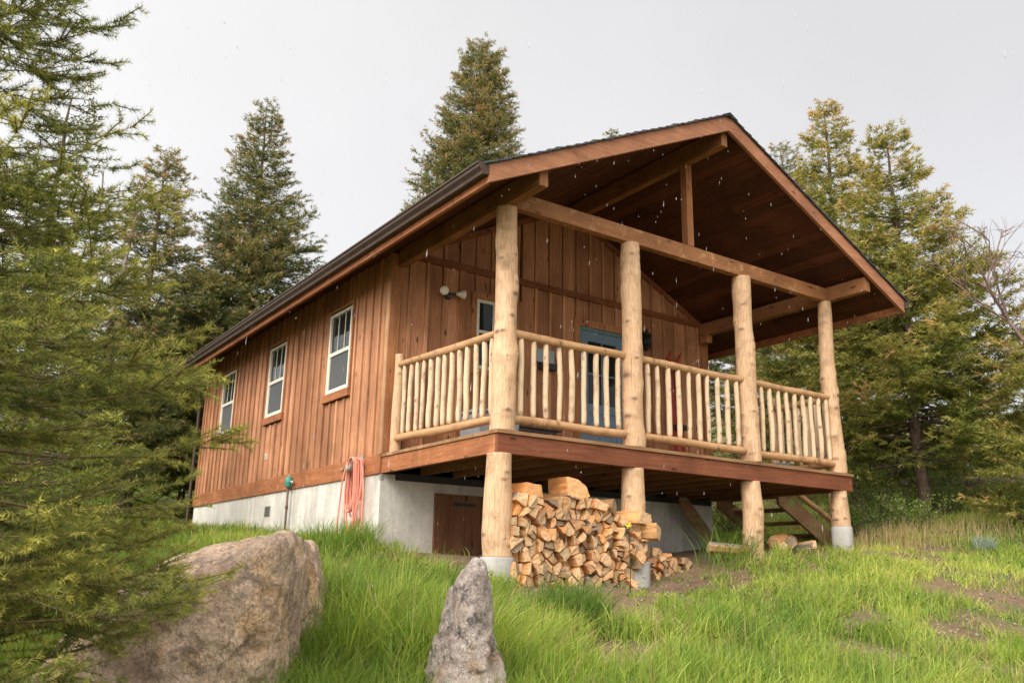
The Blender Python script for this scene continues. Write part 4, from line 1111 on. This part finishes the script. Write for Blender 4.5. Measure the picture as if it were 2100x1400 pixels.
def conifer(name, label, base, H, R, seed, mat='spruce', zlow=.08, nb=None, power=.85, needle=(.082, .017, 88), tone0=.4, top_brown=.25, group=None, lean=(0, 0), clump=1.0, sparse=0.0, cat='tree', mult=1.0, detail=False, toplen=.12, lowspan=.12, upsweep=.16):
    rs = np.random.RandomState(seed); root = thing(name, label, cat, base, group); base = np.array(base, float)
    nb = nb or int(H * 17 * mult); hz = zlow + (1 - zlow) * ((np.arange(nb) + rs.rand(nb)) / nb) ** (1 if detail else .72) * .985
    hz = np.clip(hz + .012 * np.sin(hz * H * 9), zlow, .99)
    az = (np.arange(nb) * 2.39996 + rs.normal(0, .35, nb)) % (2 * np.pi)
    f = (1 - hz) ** power; low = np.clip((hz - zlow) / lowspan + .55, 0, 1)
    lump = .78 + .50 * vn1(np.cos(az) * 1.6 + seed, hz * H * .75 + np.sin(az) * 1.6, 1.0)
    bl = R * (f * low * lump * rs.uniform(.72, 1.12, nb) + toplen / max(R, .1) * (.6 if detail else 1.5))
    if sparse: k = rs.rand(nb) > sparse; hz, az, bl, f = hz[k], az[k], bl[k], f[k]; nb = len(hz)
    pitch = -.22 + .62 * hz ** 2.0 + rs.normal(0, .11, nb)
    dirh = np.stack([np.cos(az), np.sin(az), np.zeros(nb)], 1); B0 = base + np.stack([lean[0] * hz * H, lean[1] * hz * H, hz * H], 1)

    def bp(i, s):
        h = bl[i] * s; z = h * np.tan(pitch[i] * .8) * .8 + upsweep * h * s ** 1.5 - .10 * h * (1 - s)
        return B0[i] + dirh[i] * h[:, None] + np.stack([0 * z, 0 * z, z], 1)
    # twigs along each branch
    dens = (9.0 if not detail else 17.0) * clump; cnt = np.maximum(3, (bl * dens).astype(int) + 2); idx = np.repeat(np.arange(nb), cnt); n = len(idx)
    s = np.sqrt(rs.uniform(.02, 1.0, n)); side = rs.choice([-1.0, 1.0], n); P = bp(idx, s); P2 = bp(idx, np.minimum(s + .05, 1.05)); dm = P2 - P; dm /= np.maximum(np.linalg.norm(dm, axis=1), 1e-6)[:, None]
    lat = np.cross(dm, np.array([0, 0, 1.0])); lat /= np.maximum(np.linalg.norm(lat, axis=1), 1e-6)[:, None]
    ang = rs.uniform(.35, 1.1, n) * (1 - .35 * (s > .93)); tip = s > .96; ang[tip] *= .2
    dv = dm * np.cos(ang)[:, None] + lat * (side * np.sin(ang))[:, None] + np.stack([0 * s, 0 * s, rs.normal(-.02, .24, n)], 1); dv /= np.linalg.norm(dv, axis=1)[:, None]
    tl = np.clip(bl[idx] * (.48 - .30 * s), .05 if detail else .10, .55) * rs.uniform(.55, 1.15, n)
    O, Dv, Ln = P, dv, tl; out = s; hh_ = hz[idx]; stems = [(P, P + dv * tl[:, None], .0035, .0015)]
    if detail or H > 0:
        m = np.maximum(1, (tl * (26 if detail else 6.5) * clump).astype(int)); i2 = np.repeat(np.arange(n), m); k = len(i2); s2 = rs.uniform(.12, .95, k); sd2 = rs.choice([-1.0, 1.0], k)
        l2 = np.cross(dv[i2], np.array([0, 0, 1.0])); l2 /= np.maximum(np.linalg.norm(l2, axis=1), 1e-6)[:, None]; a2 = rs.uniform(.6, 1.05, k)
        d2 = dv[i2] * np.cos(a2)[:, None] + l2 * (sd2 * np.sin(a2))[:, None] + np.stack([0 * s2, 0 * s2, rs.normal(-.03, .18, k)], 1); d2 /= np.linalg.norm(d2, axis=1)[:, None]
        O2 = P[i2] + dv[i2] * (tl[i2] * s2)[:, None]; t2 = tl[i2] * (.62 - .42 * s2) * rs.uniform(.6, 1.2, k) + (.02 if detail else .05)
        O = np.vstack([O, O2]); Dv = np.vstack([Dv, d2]); Ln = np.concatenate([Ln, t2]); out = np.concatenate([out, s[i2] * .6 + .4 * s2]); hh_ = np.concatenate([hh_, hh_[i2]])
        if detail: stems.append((O2, O2 + d2 * t2[:, None], .0018, .0010))
    if detail:        # bare branch axis also carries needles
        i3 = np.repeat(np.arange(nb), 5); s3 = np.tile(np.linspace(.3, 1.0, 6)[:-1], nb); q0 = bp(i3, s3); q1 = bp(i3, s3 + .142); dd = q1 - q0; l3 = np.linalg.norm(dd, axis=1)
        O = np.vstack([O, q0]); Dv = np.vstack([Dv, dd / l3[:, None]]); Ln = np.concatenate([Ln, l3]); out = np.concatenate([out, s3]); hh_ = np.concatenate([hh_, hz[i3]])
    lowf = vn2(O[:, 0] * 1.3 + seed, O[:, 2] * 1.3 + O[:, 1], 1.0 if not detail else 2.2)
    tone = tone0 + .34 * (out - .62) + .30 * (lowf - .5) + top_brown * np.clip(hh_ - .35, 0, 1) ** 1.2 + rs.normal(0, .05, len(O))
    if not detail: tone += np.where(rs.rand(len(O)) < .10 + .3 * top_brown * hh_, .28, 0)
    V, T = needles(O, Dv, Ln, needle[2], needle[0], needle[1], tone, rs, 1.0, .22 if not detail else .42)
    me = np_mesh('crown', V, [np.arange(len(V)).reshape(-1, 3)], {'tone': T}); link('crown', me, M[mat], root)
    # trunk and limbs
    sN = 14; hs_ = np.linspace(0, 1, sN); rt = max(.03, H * .0135) if not detail else .055; mb = MB(); wv = rs.normal(0, .02, (sN, 2)) * (0 if sN < 3 else 1)
    mb.tube([base + np.array([lean[0] * q_ * H + wv[i_, 0] * (i_ > 0), lean[1] * q_ * H + wv[i_, 1] * (i_ > 0), q_ * H * .985 - (.15 if i_ == 0 else 0)]) for i_, q_ in enumerate(hs_)], [rt * (1 - q_) ** .8 + .006 for q_ in hs_], 10)
    Vs = [np.array(mb.v)]; tr = MB(); ii = np.arange(nb); Fq = [np.array([f_ for f_ in mb.f if len(f_) == 4])]; off = len(mb.v)
    for s0, s1 in ((0, .25), (.25, .5), (.5, .75), (.75, 1.0)):
        a_ = bp(ii, np.full(nb, s0)); b_ = bp(ii, np.full(nb, s1)); r_ = np.clip(bl * (.007 if detail else .014), .003, .011 if detail else .03)
        v_, f_ = prisms(a_, b_, r_ * (1 - s0 * .85), r_ * (1 - s1 * .85)); Vs.append(v_); Fq.append(f_ + off); off += len(v_)
    if detail:
        for (a_, b_, r0_, r1_) in stems:
            v_, f_ = prisms(a_, b_, np.full(len(a_), r0_), np.full(len(a_), r1_)); Vs.append(v_); Fq.append(f_ + off); off += len(v_)
    me = np_mesh('trunk', np.vstack(Vs), [np.vstack(Fq)]); link('trunk', me, M['twig'] if detail else M['bark'], root)
    return root, len(V) // 3


def tree_at(px, py, t, R, seed, **kw):
    top = at(px, py, t); g = gz(top[0], top[1]); return conifer(kw.pop('name', 'spruce_tree'), kw.pop('label'), (top[0], top[1], g), top[2] - g, R, seed, **kw)


G1 = 'spruces behind the cabin'; tot = 0
for a in [
    (985, 85, 26, 2.5, 1, dict(label='tall dense spruce rising behind the middle of the cabin roof', power=.52, top_brown=.30, mult=2.5)),
    (868, 372, 29, 2.6, 2, dict(label='shorter spruce poking above the eave left of the tallest roofline spruce', top_brown=.30, mult=1.2)),
    (1255, 262, 42, 3, 3, dict(label='spruce of which only the tip shows above the roof ridge', top_brown=.3, needle=(.14, .05, 20))),
    (548, 215, 22, 2.6, 4, dict(label='tall pointed spruce standing left of the cabin eave', power=.75, mult=2.2, tone0=.38, top_brown=.18)),
    (520, 418, 21, 2.0, 5, dict(label='lower spruce just beside the tall pointed one left of the eave', power=.7, mult=2.0, tone0=.46, top_brown=.15)),
    (345, 308, 20.5, 2.1, 6, dict(label='pointed spruce beside the leaning dead snag', power=.75, mult=2.2, top_brown=.35)),
    (425, 560, 22.5, 1.9, 7, dict(label='low spruce between the two pointed ones at the left', power=.7, mult=1.9, tone0=.42)),
    (320, 620, 21, 2.2, 8, dict(label='bushy spruce half hidden behind the foreground fir', power=.6, mult=1.3, tone0=.40)),
    (150, 178, 9.5, .80, 9, dict(label='slim fir top showing between the foreground branches at upper left', power=.75, mult=1.5, tone0=.36, needle=(.055, .016, 62), top_brown=.22)),
    (640, 640, 25, 1.8, 10, dict(label='spruce tucked low behind the rear of the gutter', power=.6, mult=1.2, tone0=.4)),
    (90, 520, 14, 2.3, 20, dict(label='broad dark spruce deep behind the foreground fir at the left edge', power=.6, mult=1.3, tone0=.34)),
    (20, 330, 6.6, 1.25, 22, dict(label='dark green fir right behind the foreground fir at the left edge', power=.7, mult=2.6, tone0=.42, needle=(.045, .011, 110), mat='fir', top_brown=0.0, name='fir_tree')),
    (105, 690, 9.0, .95, 23, dict(label='young fir between the boulder and the leaning snag', power=.6, mult=2.2, tone0=.45, needle=(.05, .013, 100), mat='fir', top_brown=0.0, name='fir_tree')),
]:
    px, py, t, R, sd, kw = a; r_, n_ = tree_at(px, py, t, R, sd, group=G1, **kw); tot += n_
G2 = 'conifers to the right of the porch'
for a in [
    (1690, 205, 17.5, 2.5, 11, dict(label='tall narrow topped fir right of the porch gable', mat='spruce2', power=1.0, mult=2.1, top_brown=.40, zlow=.10, clump=1.15)),
    (1815, 258, 15.5, 2.6, 12, dict(label='broad fir with bare lower trunk right of the porch', mat='spruce2', power=1.0, mult=2.1, top_brown=.34, zlow=.12, clump=1.15, name='fir_tree')),
    (1600, 292, 32, 3.2, 13, dict(label='distant spruce tip showing beside the right roof slope', top_brown=.3, power=.7)),
    (2200, 640, 14.5, 1.8, 14, dict(label='yellow green fir at the right edge of the view', mat='spruce2', power=.6, mult=1.4, tone0=.45, zlow=.12)),
    (1960, 780, 19, 1.4, 15, dict(label='lower fir behind the broad fir and the bare tree', mat='spruce2', power=.6, mult=1.2, tone0=.42, zlow=.08)),
    (1500, 560, 21, 2.6, 16, dict(label='spruce seen through the far end of the porch', power=.55, mult=1.2, tone0=.40, zlow=.05)),
    (1560, 640, 26, 2.8, 17, dict(label='dark spruce behind the fourth porch post', power=.6, tone0=.36, zlow=.05)),
]:
    px, py, t, R, sd, kw = a; r_, n_ = tree_at(px, py, t, R, sd, group=G2, **kw); tot += n_
print('bg needles', tot)
# foreground fir, needle by needle
p = at(-215, 900, 3.8); r_, n_ = conifer('fir_tree', 'foreground fir whose needled boughs fill the left edge of the view', (p[0], p[1], gz(p[0], p[1])), 5.3, 1.42, 77, mat='fir', zlow=.02, nb=430, power=1.28, needle=(.028, .0034, 560), tone0=.56, top_brown=0.0, detail=True, clump=.50, lowspan=.40, toplen=.1)
print('fir needles', n_)


# ================================================================== bare trees
def bare_tree(name, label, base, H, seed, mat, r0=.05, lean=(0, 0), spread=.6, levels=4, snag=False, group=None):
    rs = np.random.RandomState(seed); root = thing(name, label, 'tree', base, group); mb = MB(); tw = MB()

    limbs = []

    def grow(p, d, ln_, r, lv):
        n = 6; pts = [p]; q = np.array(p)
        for k in range(n): d = d + rs.normal(0, .10, 3) + np.array([0, 0, .03]); d /= np.linalg.norm(d); q = q + d * ln_ / n; pts.append(q)
        if lv == levels - 1: limbs.append(MB())
        (mb if lv == levels else limbs[-1]).tube(pts, [r * (1 - .6 * k / n) for k in range(n + 1)], 6, False)
        if lv > 0:
            for k in range(rs.randint(3, 6)):
                s = rs.randint(2, n + 1); a = rs.normal(size=3); a -= d * (a @ d); a /= np.linalg.norm(a); dd = d * .75 + a * spread; dd /= np.linalg.norm(dd); grow(pts[s], dd, ln_ * rs.uniform(.45, .72), r * .5, lv - 1)
    if snag:
        top = np.array(base) + np.array([lean[0] * H, lean[1] * H, H]); n = 12; pts = [np.array(base) + (top - np.array(base)) * k / n + rs.normal(0, .012, 3) for k in range(n + 1)]
        mb.tube(pts, [r0 * (1 - .85 * k / n) for k in range(n + 1)], 8, False)
        for k in range(int(H * 16)):
            s = rs.uniform(.25, .97); q = np.array(base) + (top - np.array(base)) * s; a = rs.rand() * 6.28; l_ = rs.uniform(.1, .55) * (1.15 - s); d = np.array([math.cos(a), math.sin(a), rs.uniform(-.4, .3)])
            tw.tube([q, q + d * l_ * .5, q + d * l_ + np.array([0, 0, -.05])], [.007, .004, .002], 4, False)
    else: grow(np.array(base, float), np.array([lean[0], lean[1], 1.0]), H * .62, r0, levels)
    for lb in limbs: lb.build('limb', mat, root)
    mb.build('trunk', mat, root)
    if snag: tw.build('limbs', mat, root)


def bt(px, py, t, **kw):
    top = at(px, py, t); g = gz(top[0], top[1]); return (top[0], top[1], g), top[2] - g


pb, H = bt(240, 345, 20); bare_tree('dead_snag', 'thin dead snag leaning right between the left spruces', pb, H, 5, M['deadwood'], .09, lean=(.075, -.03), snag=True)
pb, H = bt(215, 352, 16); bare_tree('dead_snag', 'upright dead snag beside the slim fir at the left', pb, H, 6, M['deadwood'], .08, snag=True)
pb, H = bt(2125, 400, 14.5); bare_tree('bare_tree', 'leafless reddish branched tree at the right edge against the sky', pb, H * 1.0, 12, M['redtwig'], .08, lean=(-.05, .03), spread=.62, levels=4)


# ================================================================== shrubs and the fallen log
def shrub(label, x, y, r, h, seed, tone=.5, n=2600, mat='shrub', leaf=.035, group='shrubs under the right hand trees'):
    rs = np.random.RandomState(seed); g = gz(x, y); root = thing('shrub', label, 'shrub', (x, y, g), group); ns = 26; a = rs.rand(ns) * 6.28; tl = rs.uniform(.2, 1, ns) * r
    A_ = np.tile(np.array([x, y, g - .03]), (ns, 1)); B_ = A_ + np.stack([np.cos(a) * tl, np.sin(a) * tl, h * rs.uniform(.6, 1.05, ns)], 1)
    v_, f_ = prisms(A_, B_, np.full(ns, .008), np.full(ns, .003)); link('stems', np_mesh('stems', v_, [f_]), M['redtwig'], root)
    k = rs.randint(ns, size=n); s = rs.uniform(.3, 1.03, n); P = A_[k] + (B_[k] - A_[k]) * s[:, None] + rs.normal(0, .07, (n, 3)) * (r + h) * .6
    d = rs.normal(size=(n, 3)); d /= np.linalg.norm(d, axis=1)[:, None]; e = np.cross(d, rs.normal(size=(n, 3))); e /= np.linalg.norm(e, axis=1)[:, None]; l = leaf * rs.uniform(.6, 1.2, (n, 1))
    V = np.stack([P - d * l / 2, P + e * l * .3, P + d * l / 2, P - e * l * .3], 1).reshape(-1, 3); T = np.repeat(np.clip(tone + rs.normal(0, .18, n), 0, 1), 4)
    link('leaves', np_mesh('leaves', V, [np.arange(4 * n).reshape(-1, 4)], {'tone': T}), M[mat], root)


SH = [('pale green shrub just right of the deck end', 1790, 955, 15.5, .8, .9, .7), ('round bright shrub under the broad fir trunk', 1870, 985, 14.5, .6, .6, .75), ('low dark shrub left of the fir trunk base', 1760, 1000, 14, .5, .55, .3),
      ('wide shrub behind the fallen grey log', 1990, 930, 17, 1.1, 1.2, .55), ('small yellow green shrub at the right edge', 2085, 940, 15, .7, .8, .8), ('mid green shrub between the fir and the fallen log', 1935, 950, 16, .7, .8, .5),
      ('tall shrub seen past the fourth post', 1830, 905, 19, 1.3, 1.5, .6), ('shrub farther up the bank at the right edge', 2060, 880, 21, 1.2, 1.4, .65), ('shrub seen through the gap under the deck', 1500, 1040, 16, .9, .8, .6),
      ('shrub seen between the third and fourth posts', 1600, 950, 18, 1.2, 1.3, .6)]
for k, (lab, px, py, t, r, h, tn) in enumerate(SH):
    q = at(px, py, t); shrub(lab, q[0], q[1], r, h, 40 + k, tn)
q = at(2010, 970, 17.5); z = gz(q[0], q[1])
b = MB(); b.tube([(q[0] - 1.2, q[1] + .8, z + .18), (q[0] - .4, q[1] + .3, z + .22), (q[0] + .5, q[1] - .35, z + .25), (q[0] + 1.6, q[1] - 1.0, z + .4)], [.06, .08, .09, .10], 14)
props(b.build('fallen_log', M['deadwood']), 'grey fallen log lying at the foot of the right bank', 'log')
# dry stalks on the bank
for k, (px, py, t, lab) in enumerate([(1790, 1045, 13.2, 'dry straw coloured weeds at the bank just right of the deck'), (1860, 1030, 13.6, 'dry straw weeds in front of the round bright shrub'), (1960, 1010, 14.2, 'dry straw weeds in front of the fallen log')]):
    q = at(px, py, t); tuft('dry_weeds', lab, q[0], q[1], 380, .75, .34, 60 + k, .1, 'weeds', w=.008, lean=.3, group='dry weeds along the bank')
    o = bpy.data.objects[-1] if False else None
for o in bpy.data.objects:
    if o.name.startswith('dry_weeds'):
        n = len(o.data.vertices); o.data.attributes['tone'].data.foreach_set('value', (np.random.RandomState(1).rand(n // 7) * .16).repeat(7).astype(np.float32))

# low broad leaved weeds between the grass
rs = np.random.RandomState(57); nc = 700; rr_ = 4.5 + 11 * rs.rand(nc); aa = YAW + (rs.rand(nc) - .5) * 1.2; cx_, cy_ = CAM[0] + rr_ * np.sin(aa), CAM[1] + rr_ * np.cos(aa)
ok = ~((cx_ > -.3) & (cy_ > -.2)) | (cx_ > W + .3); cx_, cy_ = cx_[ok], cy_[ok]; nl_ = 14; n = len(cx_) * nl_; X = np.repeat(cx_, nl_) + rs.normal(0, .05, n); Y = np.repeat(cy_, nl_) + rs.normal(0, .05, n)
P = np.stack([X, Y, ground(X, Y) + .05 + .13 * rs.rand(n)], 1); a = rs.rand(n) * 6.28; d = np.stack([np.cos(a), np.sin(a), rs.uniform(-.1, .7, n)], 1); d /= np.linalg.norm(d, axis=1)[:, None]; e = np.cross(d, np.array([0, 0, 1.0])) + rs.normal(0, .15, (n, 3)); l = rs.uniform(.025, .06, (n, 1))
V = np.stack([P, P + d * l * .5 + e * l * .28, P + d * l, P + d * l * .5 - e * l * .28], 1).reshape(-1, 3)
props(link('weeds', np_mesh('weeds', V, [np.arange(4 * n).reshape(-1, 4)], {'tone': np.repeat(np.clip(.55 + rs.normal(0, .2, n), 0, 1), 4)}), M['shrub']), 'low broad leaved weeds scattered through the grass', 'weeds', kind='stuff')
# small stones and a flowering weed
rs = np.random.RandomState(31); bi = rs.randint(len(BARE), size=900); bb = np.array(BARE)[bi]; X = bb[:, 0] + rs.normal(0, .7, 900) * bb[:, 2]; Y = bb[:, 1] + rs.normal(0, .7, 900) * bb[:, 3] * 1.2
ok = ~((Y > D - .05) & (X > -.05)) & (X < 12); X, Y = X[ok], Y[ok]; Z = ground(X, Y); n = len(X); r = .006 + .022 * rs.rand(n) ** 3
bs_ = np.array([(1, 0, 0), (.3, 1, 0), (-.9, .5, 0), (-.6, -.8, 0), (.5, -.9, 0), (.1, .1, .7), (0, 0, -.6)]); an = rs.rand(n) * 6.28
V = bs_[None] * (1 + rs.uniform(-.25, .25, (n, 7, 3))); c_a, s_a = np.cos(an)[:, None], np.sin(an)[:, None]
V = np.stack([V[..., 0] * c_a - V[..., 1] * s_a, V[..., 0] * s_a + V[..., 1] * c_a, V[..., 2]], -1) * r[:, None, None] + np.stack([X, Y, Z + r * .2], 1)[:, None]
o_ = np.arange(n)[:, None] * 7
F = np.concatenate([o_ + np.array([[k, (k + 1) % 5, 5]]) for k in range(5)] + [o_ + np.array([[(k + 1) % 5, k, 6]]) for k in range(5)])
props(link('gravel', np_mesh('gravel', V.reshape(-1, 3), [F]), plain('earthy_stone', (.27, .20, .15), .9, .35, 9)), 'small stones scattered on the bare earth', 'gravel', kind='stuff')
M['yellow'] = plain('yellow_petals', (.75, .62, .06), .5, .1)
wx, wy = 1.02, -.75; wz = gz(wx, wy); fw_ = thing('flowering_weed', 'thin weed with one yellow flower head in front of the woodpile', 'weed', (wx, wy, wz))
b = MB(); b.tube([(wx, wy, wz - .02), (wx + .01, wy, wz + .3), (wx - .005, wy, wz + .62)], [.005, .004, .003], 5, False); b.tube([(wx + .008, wy, wz + .25), (wx + .07, wy, wz + .36), (wx + .10, wy, wz + .45)], [.003, .003, .002], 5, False)
b.build('stem', M['shrub'], fw_); b = MB()
for k in range(14): b.sphere((wx - .005 + rs.normal(0, .018), wy + rs.normal(0, .018), wz + .63 + rs.normal(0, .012)), .008, 4)
b.build('flower', M['yellow'], fw_)

# ================================================================== falling sleet
rs = np.random.RandomState(8); n = 900; tt = 3.0 + 8.5 * rs.rand(n) ** .8
uu = rs.uniform(0, 2100, n); vv = rs.uniform(0, 1250, n)
d = FF + RR * ((uu - 1050) / FOC)[:, None] - UU * ((vv - 700) / FOC)[:, None]; P = CAM + d * tt[:, None]
ok = ~((P[:, 0] > -.1) & (P[:, 1] > -.1)) & (P[:, 2] < 5); P = P[ok]; n = len(P)
r = (.0007 + .0013 * rs.rand(n) ** 2)[:, None]; l = rs.uniform(.008, .030, n)[:, None]; up_ = np.array([[.06, .02, 1.0]])
ring = [P + r * np.array([[math.cos(k * math.pi / 2), math.sin(k * math.pi / 2), 0]]) for k in range(4)]
V = np.stack(ring + [P + up_ * l, P - up_ * l * .6], 1).reshape(-1, 3); o_ = np.arange(n)[:, None] * 6
F = np.concatenate([o_ + np.array([[k, (k + 1) % 4, 4]]) for k in range(4)] + [o_ + np.array([[(k + 1) % 4, k, 5]]) for k in range(4)])
M['sleet'] = plain('wet_sleet', (.42, .43, .45), .3, .02)
props(link('rain', np_mesh('rain', V, [F]), M['sleet']), 'sparse falling sleet drops in the air before the porch', 'rain', kind='stuff')

# ================================================================== sky, sun, camera
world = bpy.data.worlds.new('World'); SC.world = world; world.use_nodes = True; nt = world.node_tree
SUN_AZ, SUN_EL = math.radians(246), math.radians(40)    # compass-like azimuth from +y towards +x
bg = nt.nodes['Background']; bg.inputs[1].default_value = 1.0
sky = nd(nt, 'ShaderNodeTexSky', sky_type='NISHITA', sun_disc=False, sun_elevation=SUN_EL, sun_rotation=SUN_AZ)
sc_ = nd(nt, 'ShaderNodeVectorMath', operation='SCALE'); sc_.inputs['Scale'].default_value = .012; nt.links.new(sky.outputs[0], sc_.inputs[0])
tc = nd(nt, 'ShaderNodeTexCoord')
dt = nd(nt, 'ShaderNodeVectorMath', operation='DOT_PRODUCT'); dt.inputs[1].default_value = (-.80, .50, .05); nt.links.new(tc.outputs['Generated'], dt.inputs[0])
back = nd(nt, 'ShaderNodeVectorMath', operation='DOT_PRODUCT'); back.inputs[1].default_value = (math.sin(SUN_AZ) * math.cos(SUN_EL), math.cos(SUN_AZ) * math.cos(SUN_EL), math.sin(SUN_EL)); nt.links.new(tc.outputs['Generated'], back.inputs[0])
cl_ = noise_n(nt, tc.outputs['Generated'], 1.6, 4, .5)
grad = ramp(nt, dt.outputs['Value'], [(0.0, (.37, .36, .352)), (.45, (.415, .405, .397)), (.70, (.53, .525, .515)), (.92, (.68, .68, .67))])
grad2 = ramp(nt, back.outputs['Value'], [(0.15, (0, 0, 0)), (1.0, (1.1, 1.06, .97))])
soft = ramp(nt, cl_, [(.3, (.90, .90, .905)), (.7, (1.05, 1.05, 1.045))])
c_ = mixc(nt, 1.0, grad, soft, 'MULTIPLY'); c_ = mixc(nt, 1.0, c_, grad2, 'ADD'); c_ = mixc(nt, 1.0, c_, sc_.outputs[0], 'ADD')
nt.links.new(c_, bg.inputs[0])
sl = bpy.data.lights.new('sun', 'SUN'); sl.energy = 1.35; sl.angle = math.radians(32); sl.color = (1.0, .94, .86)
so_ = bpy.data.objects.new('sun', sl); COL.objects.link(so_)
sd_ = Vector((math.sin(SUN_AZ) * math.cos(SUN_EL), math.cos(SUN_AZ) * math.cos(SUN_EL), math.sin(SUN_EL))); so_.rotation_euler = (-sd_).to_track_quat('-Z', 'Y').to_euler(); so_.location = (-5, -8, 10)
cam = bpy.data.cameras.new('camera'); co = bpy.data.objects.new('camera', cam); COL.objects.link(co); SC.camera = co
cam.sensor_width = 36; cam.lens = 36 * FOC / 2100; cam.clip_end = 2000; cam.clip_start = .05
Mx = Matrix(((RR[0], UU[0], -FF[0]), (RR[1], UU[1], -FF[1]), (RR[2], UU[2], -FF[2]))); co.matrix_world = Matrix.Translation(CAM.tolist()) @ Mx.to_4x4()
cam.dof.use_dof = True; cam.dof.focus_distance = 9.0; cam.dof.aperture_fstop = 8
SC.view_settings.view_transform = 'Standard'; SC.view_settings.look = 'None'; SC.view_settings.gamma = 1; SC.view_settings.exposure = 1.13
SC.render.resolution_x = 1024; SC.render.resolution_y = 682
